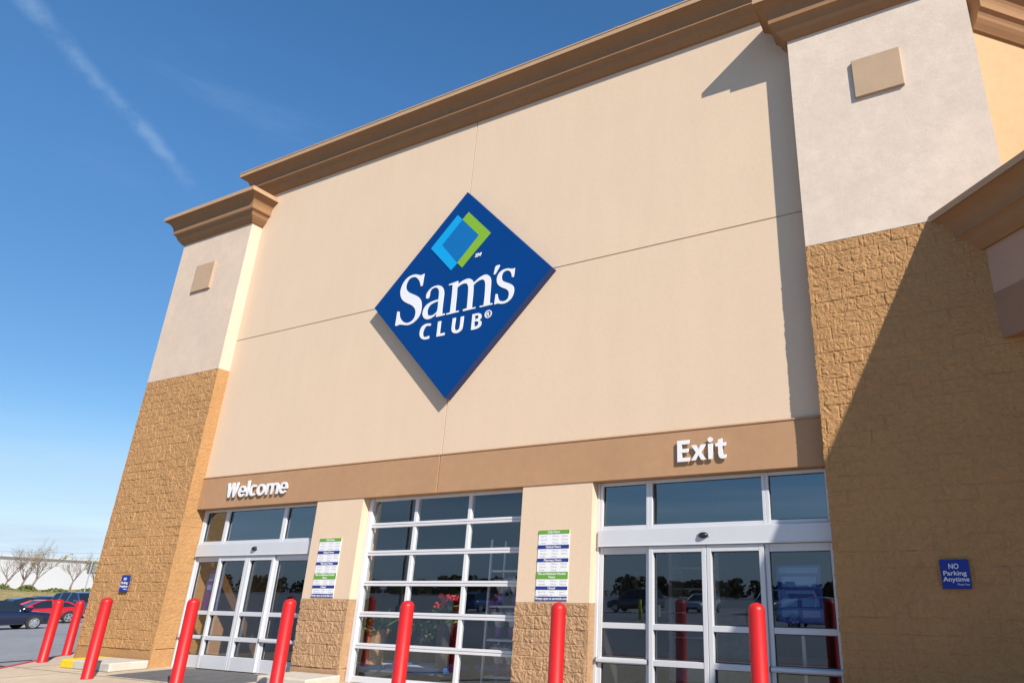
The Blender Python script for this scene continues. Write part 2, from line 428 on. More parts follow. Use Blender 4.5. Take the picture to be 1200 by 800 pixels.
zb_side = 6.842
YP = -.29                                               # front plane of the two piers
def pier(x0, x1, chamfer, seed):
    top = 11.80
    zb = 6.84
    bm = bmesh.new()
    if chamfer:
        L = 3.0
        plan = [(x0, .3), (x0, YP-.004), (x1, YP-.004), (x1, YP+.6), (x1-.6, 2), (x0+.6, 2), (x0+.6, .3)]
        core = [(x0+.03, .43), (x0+.03, YP+.04), (x1-.015, YP+.04), (x1-.015+L, YP+.04+L), (x1+L-.02, 6), (x0+.6, 6), (x0+.6, .43)]
    else:
        plan = [(x0, 2.6), (x0, YP-.004), (x1, YP-.004), (x1, 2.6)]
        core = [(x0+.03, 2.6), (x0+.03, YP+.04), (x1-.03, YP+.04), (x1-.03, 2.6)]
    prism(bm, plan, zb, top-.02)
    p = link_mesh('corner_pier', bm, M['pier_stucco' if chamfer else 'pier_cream'], B)
    bm = bmesh.new(); prism(bm, core, 0, zb-.002)
    link_mesh('block_core', bm, M['block'], p)
    pan = [dict(org=(x0, YP), ud=(1, 0), nd=(0, -1), w=x1-x0, z0=0, z1=zb-.004, seed=seed, smooth_course=.36, u_off=seed*.13, res=.0125, amp=.85)]
    if chamfer:
        pan.append(dict(org=(x1, YP), ud=(R45, R45), nd=(R45, -R45), w=2.9, z0=0, z1=zb-.004, seed=seed+2, smooth_course=.36, res=.035))
        pan.append(dict(org=(x0, .28), ud=(0, -1), nd=(-1, 0), w=.28-YP, z0=0, z1=zb-.004, seed=seed+4, smooth_course=.36, res=.025))
        path = [(x0, .2), (x0, YP), (x1, YP), (x1, YP+.55)]
    else:
        pan.append(dict(org=(x1, YP), ud=(0, 1), nd=(1, 0), w=.42-YP, z0=0, z1=zb-.004, seed=seed+4, amp=.45, smooth_course=.36, u_off=.1))
        pan.append(dict(org=(x0, 2.5), ud=(0, -1), nd=(-1, 0), w=2.5-YP, z0=0, z1=zb-.004, seed=seed+6, smooth_course=.36, res=.03))
        path = [(x0, 2.5), (x0, YP), (x1, YP), (x1, .05)]
    block_obj('block_facing', pan, M['block'], p)
    cornice('pier_cornice', path, top+.02, M['cornice'], p, caps=(0, 1, 2) if chamfer else (0, 1, 2, 11))  # left pier's fillet edge takes the paler cap colour, sunlight painted in
    bm = bmesh.new()
    prism(bm, plan, top-.018, top+.01)
    link_mesh('pier_roof', bm, M['brown'], p)
    return p
pl = pier(-19.71, -16.68, False, 3)
pr = pier(-1.85, 1.06, True, 12)
# lower splayed wall that runs back from the right pier
bm = bmesh.new()
sw = [(1.075, YP+.365), (1.075+4.5, YP+4.865), (1.075+4.5, 7), (.6, 7), (.6, YP+.38)]
prism(bm, sw, zb_side, 10.8)
sidew = link_mesh('splayed_wall', bm, M['sunlit_side_stucco'], B)
cornice('splayed_cornice', [(1.085, YP+.375), (1.085+4.48, YP+4.855)], 11.10, M['cornice'], sidew, zs=.95)
for p, x0, x1, z0, z1 in ((pl, -18.72, -17.90, 9.30, 10.12), (pr, -.805, -.03, 9.36, 10.125)):
    bm = bmesh.new(); box(bm, x0, x1, YP-.055, YP+.02, z0, z1); bevel(bm, .008, 1)
    link_mesh('wall_plaque', bm, M['plaque'], p)
# the two short pillars between the entrances
for x0, x1, seed in ((-12.56, -11.22, 21), (-7.27, -5.83, 33)):
    bm = bmesh.new(); box(bm, x0, x1, -.012, .42, 1.455, 3.385); box(bm, x0+.03, x1-.03, .03, .42, 0, 1.455)
    p = link_mesh('pillar', bm, M['stucco'], B)
    w = x1-x0
    block_obj('block_base', [dict(org=(x0, -.02), ud=(1, 0), nd=(0, -1), w=w, z0=0, z1=1.450, seed=seed, smooth_course=.23, res=.0125, u_off=.2),
                             dict(org=(x1, -.02), ud=(0, 1), nd=(1, 0), w=.40, z0=0, z1=1.450, seed=seed+2, amp=.25, smooth_course=.23, res=.02, u_off=.1)], M['block_low'], p)

# ------------------------------------------------------------------ entrances
YG = .24                                                # glass plane
def pane(parent, x0, x1, z0, z1, m='glass', y=YG):
    bm = bmesh.new(); box(bm, x0, x1, y-.004, y+.004, z0, z1)
    return link_mesh('pane', bm, M[m], parent)
def framed(name, x0, x1, z0, z1, rails, st, y0=YG-.035, y1=YG+.045, m='alu', parent=B, top=.09, bot=.1, glass='glass'):
    """one framed leaf: stiles, top and bottom rail, cross rails at the given heights, one glass mesh behind them"""
    bm = bmesh.new()
    box(bm, x0, x0+st, y0, y1, z0, z1); box(bm, x1-st, x1, y0, y1, z0, z1)
    box(bm, x0+st, x1-st, y0+.003, y1-.003, z1-top, z1); box(bm, x0+st, x1-st, y0+.003, y1-.003, z0, z0+bot)
    for z, h in rails: box(bm, x0+st, x1-st, y0+.006, y1-.006, z-h/2, z+h/2)
    bevel(bm, .005, 1)
    # dark gasket line around each light
    o = link_mesh(name, bm, M[m], parent)
    zs = [z0+bot]+sum([[z-h/2, z+h/2] for z, h in sorted(rails)], [])+[z1-top]
    gb = bmesh.new()
    for a, b in zip(zs[0::2], zs[1::2]):
        g = .011
        box(gb, x0+st, x1-st, YG-.018, YG+.02, a, a+g); box(gb, x0+st, x1-st, YG-.018, YG+.02, b-g, b)
        box(gb, x0+st, x0+st+g, YG-.0185, YG+.0205, a+g, b-g); box(gb, x1-st-g, x1-st, YG-.0185, YG+.0205, a+g, b-g)
    link_mesh('gasket', gb, M['gasket'], o)
    bm = bmesh.new()
    for a, b in zip(zs[0::2], zs[1::2]):
        box(bm, x0+st+.002, x1-st-.002, YG-.004, YG+.004, a+.002, b-.002)
    link_mesh('pane', bm, M[glass], o)
    return o

def entrance(x0, m1, m2, x1, dl, dm, dr, mt, sx):
    """automatic sliding entrance: jambs, three transom lights, header box with sensor, two sidelights, two sliding leaves"""
    for a in (x0, x1-.05): boxes('door_jamb', [(a, a+.05, YG-.07, YG+.09, 0, 3.383)], M[mt], B, .004)
    xs = [x0+.052, m1, m2, x1-.052]
    for i in range(3):
        a = xs[i]+(.035 if i else 0)*0; b = xs[i+1]-.002
        w = framed('transom_window', a, b, 2.60, 3.38, [], .055, m=mt, top=.055, bot=.06, glass='glass_top', y0=YG-.06)
    bm = bmesh.new(); box(bm, x0+.052, x1-.052, YG-.115, YG+.09, 2.335, 2.598)
    box(bm, x0+.052, x1-.052, YG-.125, YG-.09, 2.325, 2.345)
    bevel(bm, .012, 2)
    h = link_mesh('door_header', bm, M[mt], B)
    bm = bmesh.new(); bmesh.ops.create_uvsphere(bm, u_segments=16, v_segments=10, radius=1)
    for v in bm.verts: v.co = Vector((sx+v.co.x*.085, YG-.12+v.co.y*.06, 2.465+v.co.z*.048))
    s = link_mesh('motion_sensor', bm, M['sensor'], h, True)
    bm = bmesh.new(); box(bm, sx-.1, sx+.1, YG-.128, YG-.114, 2.44, 2.488); bevel(bm, .005, 1)
    link_mesh('sensor_plate', bm, M['galv'], h)
    R = [(1.125, .085), (.62, .085)]
    for a, b in ((x0+.052, dl-.002), (dr+.002, x1-.052)):
        s = framed('sidelight', a, b, .012, 2.323, R, .07, m=mt, top=.115, bot=.25)
        bm = bmesh.new(); box(bm, a+.0, b-.0, YG-.105, YG-.040, .595, .655); bevel(bm, .012, 2)
        link_mesh('guard_rail', bm, M[mt], s)
        for q in (a-.006, b-.012): boxes('rail_end_cap', [(q, q+.018, YG-.108, YG-.037, .590, .66)], M['gasket'], s)
    for a, b in ((dl, dm-.004), (dm+.004, dr)):
        framed('sliding_door', a, b, .02, 2.322, R, .075, y0=YG-.085, y1=YG-.0, m=mt, top=.10, bot=.26)
entrance(-16.66, -15.775, -13.77, -12.56, -15.74, -14.73, -13.84, 'alu', -14.50)
entrance(-5.83, -4.85, -2.88, -1.86, -4.85, -3.865, -2.95, 'alu', -3.89)

# overhead glass door between the pillars: three columns, six rows of lights
gx = [-11.215, -9.96, -8.62, -7.275]
gz = [.055, .63, 1.19, 1.75, 2.315, 2.85, 3.383]
bm = bmesh.new()
y0, y1 = YG-.05, YG+.05
box(bm, gx[0], gx[0]+.10, y0-.03, y1, 0, 3.383); box(bm, gx[3]-.10, gx[3], y0-.03, y1, 0, 3.383)
for x in gx[1:3]:
    for a, b in zip(gz, gz[1:]): box(bm, x-.038, x+.038, y0+.008, y1-.004, a+.047, b-.047)
for i, z in enumerate(gz):
    h = .047
    zz0, zz1 = (z-h, z+h) if 0 < i < 6 else ((z-.05, z+.05) if i == 0 else (z-.055, z-.001))
    if i in (0, 6): box(bm, gx[0]+.101, gx[3]-.101, y0, y1, zz0, zz1)
    else:
        box(bm, gx[0]+.101, gx[3]-.101, y0, y1, z-h, z-.004); box(bm, gx[0]+.101, gx[3]-.101, y0, y1, z+.004, z+h)
        box(bm, gx[0]+.101, gx[3]-.101, y0+.02, y1-.02, z-.004, z+.004)
bevel(bm, .006, 1)
od = link_mesh('overhead_glass_door', bm, M['alu_white'], B)
bm = bmesh.new()
for xa, xb in zip(gx, gx[1:]):
    for a, b in zip(gz, gz[1:]): box(bm, xa+.03, xb-.03, YG-.004, YG+.004, a+.04, b-.04)
link_mesh('pane', bm, M['glass'], od)

# ------------------------------------------------------------------ the entrance canopy that shades the right pier
def along(s, o=0): return (.66+R45*s-R45*o, YP-R45*s-R45*o)
cw = bmesh.new()
A0, A1 = along(-.35), along(8.2)
t = .55
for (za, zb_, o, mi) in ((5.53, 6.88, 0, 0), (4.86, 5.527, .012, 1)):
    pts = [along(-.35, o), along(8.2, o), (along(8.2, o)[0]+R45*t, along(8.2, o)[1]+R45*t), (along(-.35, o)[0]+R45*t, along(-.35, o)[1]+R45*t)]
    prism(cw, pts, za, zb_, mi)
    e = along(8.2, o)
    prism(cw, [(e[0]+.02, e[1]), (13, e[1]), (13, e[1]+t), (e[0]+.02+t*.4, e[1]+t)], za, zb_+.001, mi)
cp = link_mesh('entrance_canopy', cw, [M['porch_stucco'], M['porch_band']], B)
e = along(8.2)
cornice('canopy_cornice', [along(-.8), e, (13, e[1])], 6.92, M['cornice'], cp, zs=.89)
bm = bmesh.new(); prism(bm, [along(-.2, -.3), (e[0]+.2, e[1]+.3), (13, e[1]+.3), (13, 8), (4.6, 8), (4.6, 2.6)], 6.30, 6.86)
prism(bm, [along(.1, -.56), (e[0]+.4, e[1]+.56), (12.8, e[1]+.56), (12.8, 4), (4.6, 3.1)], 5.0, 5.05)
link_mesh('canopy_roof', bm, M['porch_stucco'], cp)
for q in (e[0]+.1, 12.2): boxes('canopy_post', [(q, q+.8, e[1]+.05, e[1]+.85, 0, 4.858)], M['block'], cp)
bm = bmesh.new(); lathe(bm, [(0, 4.985), (.14, 4.985), (.14, 4.999), (0, 4.999)], 20, (1.75, -.55, 0))
link_mesh('soffit_lamp', bm, M['white'], cp)

# ------------------------------------------------------------------ signs
SX, SZ = -9.2, 7.6
sign = empty('wall_sign', (SX, 0, SZ), 'large blue diamond sign with white serif lettering mounted on the upper wall', 'sign')
h = 2.385
bm = bmesh.new()
fr = [(0, h), (h, 0), (0, -h), (-h, 0)]
a = [bm.verts.new((x, -.165, z)) for x, z in fr]; b = [bm.verts.new((x, -.004, z)) for x, z in fr]
bm.faces.new(a)
for i in range(4):
    f = bm.faces.new((a[i], b[i], b[(i+1) % 4], a[(i+1) % 4])); f.material_index = 1
f = bm.faces.new(b[::-1]); f.material_index = 1
bmesh.ops.recalc_face_normals(bm, faces=bm.faces)
link_mesh('sign_panel', bm, [M['blue'], M['blue_edge']], sign)
LET = {
'S':[(-0.983,0.563),(-1.029,0.552),(-1.076,0.541),(-1.17,0.582),(-1.261,0.607),(-1.386,0.602),(-1.505,0.552),(-1.589,0.454),(-1.633,0.337),(-1.633,0.222),(-1.594,0.11),(-1.514,0.013),(-1.401,-0.06),(-1.266,-0.126),(-1.169,-0.194),(-1.106,-0.276),(-1.088,-0.36),(-1.102,-0.457),(-1.163,-0.526),(-1.257,-0.554),(-1.344,-0.545),(-1.453,-0.486),(-1.53,-0.402),(-1.57,-0.314),(-1.582,-0.235),(-1.642,-0.22),(-1.642,-0.362),(-1.648,-0.559),(-1.588,-0.569),(-1.529,-0.549),(-1.452,-0.564),(-1.322,-0.602),(-1.224,-0.605),(-1.107,-0.576),(-1.009,-0.503),(-0.952,-0.404),(-0.938,-0.267),(-0.957,-0.143),(-0.995,-0.055),(-1.082,0.033),(-1.191,0.095),(-1.326,0.162),(-1.425,0.229),(-1.483,0.307),(-1.488,0.381),(-1.464,0.46),(-1.4,0.531),(-1.315,0.549),(-1.237,0.537),(-1.154,0.48),(-1.085,0.393),(-1.039,0.27),(-0.99,0.271),(-0.992,0.395)],
'a':[(-0.835,-0.055),(-0.844,-0.013),(-0.841,0.047),(-0.791,0.119),(-0.715,0.175),(-0.622,0.197),(-0.501,0.189),(-0.411,0.134),(-0.358,0.043),(-0.339,-0.04),(-0.341,-0.199),(-0.342,-0.357),(-0.336,-0.514),(-0.267,-0.511),(-0.253,-0.549),(-0.372,-0.558),(-0.489,-0.555),(-0.485,-0.472),(-0.54,-0.527),(-0.629,-0.564),(-0.735,-0.571),(-0.825,-0.526),(-0.881,-0.447),(-0.888,-0.356),(-0.854,-0.262),(-0.757,-0.19),(-0.618,-0.156),(-0.477,-0.149),(-0.479,-0.033),(-0.486,0.049),(-0.527,0.117),(-0.592,0.154),(-0.651,0.152),(-0.72,0.125),(-0.748,0.069),(-0.747,-0.011),(-0.763,-0.069),(-0.803,-0.075)],
'ah':[(-0.475,-0.193),(-0.576,-0.204),(-0.678,-0.235),(-0.745,-0.302),(-0.764,-0.378),(-0.735,-0.463),(-0.675,-0.493),(-0.592,-0.498),(-0.514,-0.463),(-0.473,-0.421),(-0.47,-0.313)],
'm':[(-0.232,0.153),(-0.22,0.123),(-0.163,0.125),(-0.125,0.121),(-0.117,0.053),(-0.113,-0.156),(-0.112,-0.379),(-0.114,-0.515),(-0.217,-0.525),(-0.207,-0.556),(0.116,-0.548),(0.116,-0.518),(0.022,-0.512),(0.02,-0.438),(0.019,-0.216),(0.013,0.024),(0.078,0.066),(0.155,0.089),(0.225,0.089),(0.279,0.057),(0.312,-0.007),(0.324,-0.12),(0.331,-0.326),(0.333,-0.503),(0.228,-0.513),(0.241,-0.554),(0.552,-0.548),(0.554,-0.519),(0.459,-0.515),(0.457,-0.4),(0.457,-0.198),(0.449,0.0),(0.526,0.053),(0.61,0.082),(0.678,0.087),(0.73,0.051),(0.759,-0.02),(0.77,-0.174),(0.773,-0.343),(0.767,-0.517),(0.663,-0.516),(0.677,-0.548),(0.99,-0.540),(0.981,-0.508),(0.913,-0.502),(0.91,-0.346),(0.908,-0.144),(0.904,-0.008),(0.889,0.056),(0.86,0.113),(0.805,0.162),(0.745,0.183),(0.668,0.173),(0.575,0.138),(0.465,0.066),(0.438,0.063),(0.399,0.131),(0.334,0.174),(0.263,0.185),(0.175,0.172),(0.079,0.136),(0.017,0.099),(0.017,0.183)],
'ap':[(0.982,0.3),(1.012,0.331),(1.09,0.332),(1.096,0.31),(1.007,0.134),(0.957,0.134),(0.971,0.225)],
's':[(1.484,0.175),(1.451,0.165),(1.385,0.176),(1.336,0.198),(1.261,0.206),(1.168,0.192),(1.088,0.141),(1.049,0.056),(1.051,-0.03),(1.077,-0.102),(1.136,-0.164),(1.216,-0.214),(1.303,-0.256),(1.363,-0.304),(1.392,-0.372),(1.386,-0.453),(1.354,-0.504),(1.291,-0.525),(1.217,-0.516),(1.158,-0.484),(1.119,-0.427),(1.096,-0.331),(1.052,-0.323),(1.045,-0.437),(1.039,-0.552),(1.081,-0.551),(1.126,-0.543),(1.213,-0.571),(1.306,-0.577),(1.404,-0.546),(1.471,-0.478),(1.508,-0.379),(1.505,-0.279),(1.475,-0.216),(1.416,-0.171),(1.329,-0.125),(1.251,-0.087),(1.186,-0.04),(1.166,0.014),(1.169,0.081),(1.21,0.14),(1.284,0.162),(1.341,0.146),(1.392,0.102),(1.422,0.037),(1.43,-0.019),(1.477,-0.028),(1.48,0.05)],
'C':[(-0.611,-0.684),(-0.619,-0.739),(-0.675,-0.718),(-0.724,-0.721),(-0.768,-0.754),(-0.799,-0.814),(-0.809,-0.877),(-0.79,-0.937),(-0.745,-0.968),(-0.686,-0.969),(-0.619,-0.959),(-0.616,-1.021),(-0.677,-1.03),(-0.757,-1.022),(-0.831,-0.986),(-0.885,-0.921),(-0.9,-0.838),(-0.887,-0.759),(-0.846,-0.7),(-0.781,-0.671),(-0.703,-0.663)],
'L':[(-0.412,-0.673),(-0.334,-0.673),(-0.334,-0.958),(-0.2,-0.958),(-0.2,-1.014),(-0.412,-1.014)],
'U':[(-0.018,-0.668),(0.062,-0.668),(0.055,-0.845),(0.058,-0.908),(0.085,-0.950),(0.130,-0.960),(0.175,-0.945),(0.195,-0.90),(0.196,-0.671),(0.274,-0.671),(0.272,-0.866),(0.264,-0.951),(0.224,-0.999),(0.144,-1.025),(0.068,-1.017),(0.007,-0.979),(-0.02,-0.919),(-0.022,-0.848)],
'B':[(0.500,-0.670),(0.58,-0.668),(0.653,-0.669),(0.711,-0.692),(0.738,-0.744),(0.731,-0.797),(0.686,-0.828),(0.738,-0.86),(0.753,-0.917),(0.733,-0.976),(0.674,-1.009),(0.584,-1.018),(0.500,-1.016)],
'B1':[(0.571,-0.717),(0.64,-0.714),(0.666,-0.746),(0.657,-0.784),(0.604,-0.795),(0.571,-0.795)],
'B2':[(0.571,-0.842),(0.627,-0.841),(0.675,-0.865),(0.678,-0.92),(0.64,-0.952),(0.571,-0.956)],
}
def smooth_loop(p, it=1):
    """rounds the traced outline a little, keeping sharp serif corners"""
    for _ in range(it):
        q = []
        n = len(p)
        for i in range(n):
            a, b, c = Vector(p[i-1]), Vector(p[i]), Vector(p[(i+1) % n])
            ang = (b-a).angle(c-b, 0)
            if ang > .75 or (b-a).length < .02: q.append(tuple(b))
            else: q.append(tuple(b.lerp(a, .25))); q.append(tuple(b.lerp(c, .25)))
        p = q
    return p
def ring(cx, cz, r, n=24): return [(cx+r*math.cos(2*PI*i/n), cz+r*math.sin(2*PI*i/n)) for i in range(n)]
yf = -.165
def letter(loops, parent, depth=.012, y=yf, m='white', name='letter'):
    o = link_me(name, outline_mesh('l', loops, depth), M[m], parent); o.location = (0, y, 0); return o
for q in (['S'], ['a', 'ah'], ['m'], ['ap'], ['s'], ['C'], ['L'], ['U'], ['B', 'B1', 'B2']):
    letter([smooth_loop(LET[k]) if k not in ('ap', 'L') else LET[k] for k in q], sign)
rm = letter([ring(.905, -.735, .088), ring(.905, -.735, .066)], sign, .010, name='registered_mark')
merge('letter', [(text_mesh('R', .13, bold=.02, depth=.010), .905, 0, -.782)], M['white'], rm)
merge('service_mark', [(text_mesh('SM', .12, bold=.03, depth=.01, width=.17, shear=.25), .49, yf, .655)], M['white'], sign)
merge('cyan_square', [(outline_mesh('l', [[(-.205, 1.844), (-.055, 1.692), (-.564, 1.176), (-.070, .632), (-.215, .478), (-.882, 1.163)]], .010), 0, yf, 0)], M['cyan'], sign)
merge('green_square', [(outline_mesh('l', [[(.103, 1.841), (.770, 1.165), (.083, .482), (-.069, .631), (.458, 1.178), (-.054, 1.692)]], .010), 0, yf, 0)], M['green'], sign)
merge('centre_square', [(outline_mesh('l', [[(-.0545, 1.690), (.456, 1.178), (-.0695, .634), (-.562, 1.176)]], .009), 0, yf, 0)], M['mid'], sign)

EX = {'E':[(-.225,.188),(-.013,.188),(-.013,.122),(-.147,.122),(-.147,.048),(-.030,.048),(-.030,-.012),(-.147,-.012),(-.147,-.095),(-.010,-.095),(-.010,-.157),(-.225,-.157)],
'x':[(.018,.095),(.100,.095),(.143,.022),(.186,.095),(.266,.095),(.183,-.026),(.270,-.150),(.186,-.150),(.141,-.070),(.095,-.150),(.012,-.150),(.099,-.026)],
'i':[(.307,.095),(.382,.095),(.382,-.150),(.307,-.150)],'d':ring(.3445,.160,.042),
't':[(.474,.146),(.547,.166),(.547,.097),(.608,.097),(.608,.042),(.547,.042),(.547,-.062),(.558,-.090),(.582,-.098),(.606,-.094),(.604,-.148),(.560,-.157),(.512,-.150),(.484,-.122),(.474,-.075),(.474,.042),(.430,.042),(.430,.092),(.474,.100)]}
ex = empty('exit_lettering', (-4.0, -.06, 3.75), 'raised white letters reading Exit on the brown band', 'sign')
for q in (['E'], ['x'], ['i', 'd'], ['t']): letter([EX[k] for k in q], ex, .022, 0)
def arc(cx, cz, rx, rz, a0, a1, n=18): return [(cx+rx*math.cos(math.radians(a0+(a1-a0)*i/n)), cz+rz*math.sin(math.radians(a0+(a1-a0)*i/n))) for i in range(n+1)]
def let_e(w=1.0):
    c = w/2; out = arc(c, .5, c, .53, 0, 325, 30); inn = arc(c, .49, c-.25, .31, 318, 195, 12)
    return [out+inn+[(c-(c-.25)*.98, .39), (w-.005, .39)], arc(c, .565, c-.255, .275, 4, 176, 12)]
WL = [(1.46, [[(0, 1.36), (.285, 1.36), (.42, .48), (.60, 1.36), (.86, 1.36), (1.03, .48), (1.18, 1.36), (1.45, 1.36), (1.18, 0), (.89, 0), (.73, .86), (.56, 0), (.26, 0)]]),
      (.98, let_e(.98)), (.27, [[(0, 0), (0, 1.44), (.27, 1.44), (.27, 0)]]),
      (.84, [arc(.5, .5, .5, .53, 48, 312, 26)+arc(.52, .5, .25, .31, 300, 60, 16)]),
      (1.06, [arc(.53, .5, .53, .53, 0, 354, 30), arc(.53, .5, .265, .315, 0, 352, 24)]),
      (1.56, [[(0, 0), (0, 1), (.24, 1), (.26, .90), (.36, .99), (.48, 1.03), (.62, 1.03), (.75, .98), (.82, .89), (.92, .98), (1.05, 1.03), (1.22, 1.03), (1.38, .98), (1.50, .86), (1.55, .68), (1.55, 0), (1.285, 0), (1.285, .60), (1.265, .73), (1.19, .80), (1.08, .80), (.97, .73), (.91, .61), (.91, 0), (.645, 0), (.645, .62), (.62, .74), (.55, .80), (.44, .80), (.33, .73), (.27, .62), (.27, 0)]]),
      (.98, let_e(.98))]
we = empty('welcome_lettering', (-14.57, -.06, 3.602), 'raised white letters reading Welcome on the brown band', 'sign')
gap = .085; tot = sum(w for w, l in WL)+gap*6; kx = 2.09/tot; kz = .245; q = -2.09/2
for w, loops in WL:
    letter([[(q+x*kx, z*kz) for x, z in lp] for lp in loops], we, .022, 0); q += (w+gap)*kx

def hours_sign(cx, y, label):
    s = empty('hours_sign', (cx, y, 1.485), label, 'sign', 'opening hours signs on the pillars')
    bm = bmesh.new(); box(bm, -.312, .312, -.012, 0, 0, 1.128); bevel(bm, .002, 1); link_mesh('sign_board', bm, M['white'], s)
    bands = [(1.064, 1.128, 'g', 'Club Hours'), (.823, .884, 'n', 'Optical Hours'), (.610, .667, 'n', 'Pharmacy Hours'), (.339, .453, 'g', 'Plus and Business Member|Hours'),
             (.170, .224, 'n', 'Closed'), (.002, .066, 'n', 'Always open at samsclub.com')]
    for a, b, c, t in bands: boxes('header_band', [(-.3125, .3125, -.0155, -.0122, a, b)], M['hours_green' if c == 'g' else 'navy'], s)
    its = []
    for a, b, c, t in bands:
        ls = t.split('|')
        for i, l in enumerate(ls):
            merge('header_lettering', [(text_mesh(l, .052, bold=.015, depth=.002), 0, -.0158, (a+b)/2-.017+(.026-.052*i if len(ls) > 1 else 0))], M['white'], s)
    rows = [(1.015, 'Mon-Fri', '10:00 am', '8:30 pm'), (.960, 'Saturday', '9:30 am', '8:30 pm'), (.905, 'Sunday', '10:00 am', '6:00 pm'),
            (.780, 'Mon-Fri', '10:00 am', '8:00 pm'), (.730, 'Saturday', '9:30 am', '6:00 pm'), (.685, 'Sunday', 'Closed', ''),
            (.565, 'Mon-Fri', '10:00 am', '8:00 pm'), (.517, 'Saturday', '9:30 am', '6:00 pm'), (.470, 'Sunday', 'Closed', ''),
            (.293, 'Mon-Fri', '7:00 am', '10:00 am'), (.245, 'Saturday', '7:00 am', '9:30 am'), (.122, 'New Year', 'Easter', 'July 4'), (.078, 'Thanksgiving', 'and', 'Christmas')]
    its = []
    for z, a, b, c in rows:
        for x, t in ((-.26, a), (-.03, b), (.16, c)):
            if t: its.append((text_mesh(t, .038, depth=.001, center=False), x, -.0122, z))
    merge('row_lettering', its, M['print'], s)
hours_sign(-11.97, -.013, 'white, green and navy opening hours sign on the pillar right of the Welcome doors')
hours_sign(-6.555, -.013, 'white, green and navy opening hours sign on the pillar left of the Exit doors')

def parking_sign(cx, cz, w, h, label):
    s = empty('parking_sign', (cx, YP-.045, cz-h/2), label, 'sign', 'blue no parking signs on the block piers')
    bm = bmesh.new(); box(bm, -w/2, w/2, -.012, 0, 0, h); bevel(bm, .004, 1); link_mesh('sign_plate', bm, M['navy_sign'], s)
    bm = bmesh.new(); box(bm, -.1, .1, 0, .05, .1, h-.1); link_mesh('mount', bm, M['gasket'], s)
    k = w/.335
    its = [(text_mesh('NO', .085*k, bold=.012, depth=.003, width=.115*k), -.01*k, -.012, h*.69), (text_mesh('Parking', .075*k, bold=.012, depth=.003, width=.265*k), -.005*k, -.012, h*.465),
           (text_mesh('Anytime', .075*k, bold=.012, depth=.003, width=.30*k), 0, -.012, h*.255), (text_mesh('Thank You', .028*k, bold=.01, depth=.003, width=.14*k), .075*k, -.012, h*.125)]
    merge('sign_lettering', its, M['white'], s)
M['navy_sign'] = mat('parking_sign_blue', (.008, .032, .24), .5, spec=.25)
parking_sign(-.362, 1.87, .335, .345, 'blue NO Parking Anytime sign on the shaded block pier right of the Exit doors')
parking_sign(-18.27, 1.735, .335, .365, 'blue NO Parking Anytime sign on the sunlit block pier left of the Welcome doors')

# ------------------------------------------------------------------ ground
def sheet(name, pts, z, m, skirt=0, parent=None, zf=None):
    bm = bmesh.new()
    if skirt: prism(bm, pts, z-skirt, z)
    else: bm.faces.new([bm.verts.new((x, y, z if zf is None else zf(x, y))) for x, y in pts])
    return link_mesh(name, bm, m, parent)
# parking lot: one sheet to the horizon, falling gently away to the west
xs = [-900, -300, -130, -70, -58, -50, -40, -30, -23, -10, 0, 20, 60, 200, 600]; ys = [-700, -300, -120, -60, -30, -12, 0, 15, 40, 80, 150, 400, 900]
def gz_(x, y):
    w = min(1, max(0, (-22-x)/28)); return -.13-.40*w*w*(3-2*w)
bm = bmesh.new()
gv = [[bm.verts.new((x, y, gz_(x, y))) for y in ys] for x in xs]
for i in range(len(xs)-1):
    for j in range(len(ys)-1): bm.faces.new((gv[i][j], gv[i+1][j], gv[i+1][j+1], gv[i][j+1]))
tag(link_mesh('parking_lot', bm, M['asphalt'], None, True), kind='structure')
# sidewalk with its diagonal corner and painted edge
SW = [(-14.2, -7.0), (16, -7.0), (16, .5), (4.2, 4.2), (1.0, .42), (-16.7, .42), (-16.7, 3), (-17, 40), (-22.9, 40), (-22.9, 1.55)]
tag(sheet('sidewalk', SW, 0, M['concrete'], skirt=.3), kind='structure')
bm = bmesh.new()
def strip(bm, p, q, w, z0, z1):
    d = (Vector(q)-Vector(p)).normalized(); n = Vector((-d.y, d.x))
    a, b = Vector(p), Vector(q)
    prism(bm, [tuple(a), tuple(b), tuple(b+n*w), tuple(a+n*w)], z0, z1)
strip(bm, (-22.925, 1.57), (-14.2, -7.02), .14, -.2, .006); strip(bm, (-22.925, 39.9), (-22.925, 1.58), .16, -.2, .0065); strip(bm, (-14.2, -7.02), (15, -7.02), .16, -.2, .0062)
tag(link_mesh('painted_kerb', bm, M['red_paint']), kind='structure')
tag(boxes('entrance_paving', [(-16.12, -12.7, -1.39, .14, -.02, .005), (-5.9, -1.75, -1.39, .14, -.02, .005)], M['mat_pave']), kind='structure')
bm = bmesh.new()                                        # expansion joints in the concrete
for x in (-21, -19.2, -17.4, -14.2, -12.4, -9.3, -6.3): box(bm, x-.006, x+.006, -3.48 if x > -18 else -1.6, -1.395 if -16 < x < -12 else -.5, -.02, .0025)
box(bm, -20.2, 2, -1.5, -1.485, -.02, .003)
tag(link_mesh('pavement_joints', bm, M['gasket']), kind='structure')
bm = bmesh.new()                                        # bay lines in the lot
for k in range(14): box(bm, -52+k*2.75, -51.9+k*2.75, -46, -40.5, -.2, .0)
for v in bm.verts: v.co.z = gz_(v.co.x, v.co.y)+(.006 if v.co.z > -.1 else -.02)
for k in range(9):
    vs = box(bm, -50.5, -45.5, 3+k*2.9, 3.1+k*2.9, 0, 1)
    for v in vs: v.co.z = gz_(v.co.x, v.co.y)+(.012 if v.co.z > .5 else -.02)
tag(link_mesh('bay_lines', bm, M['line']), kind='structure')

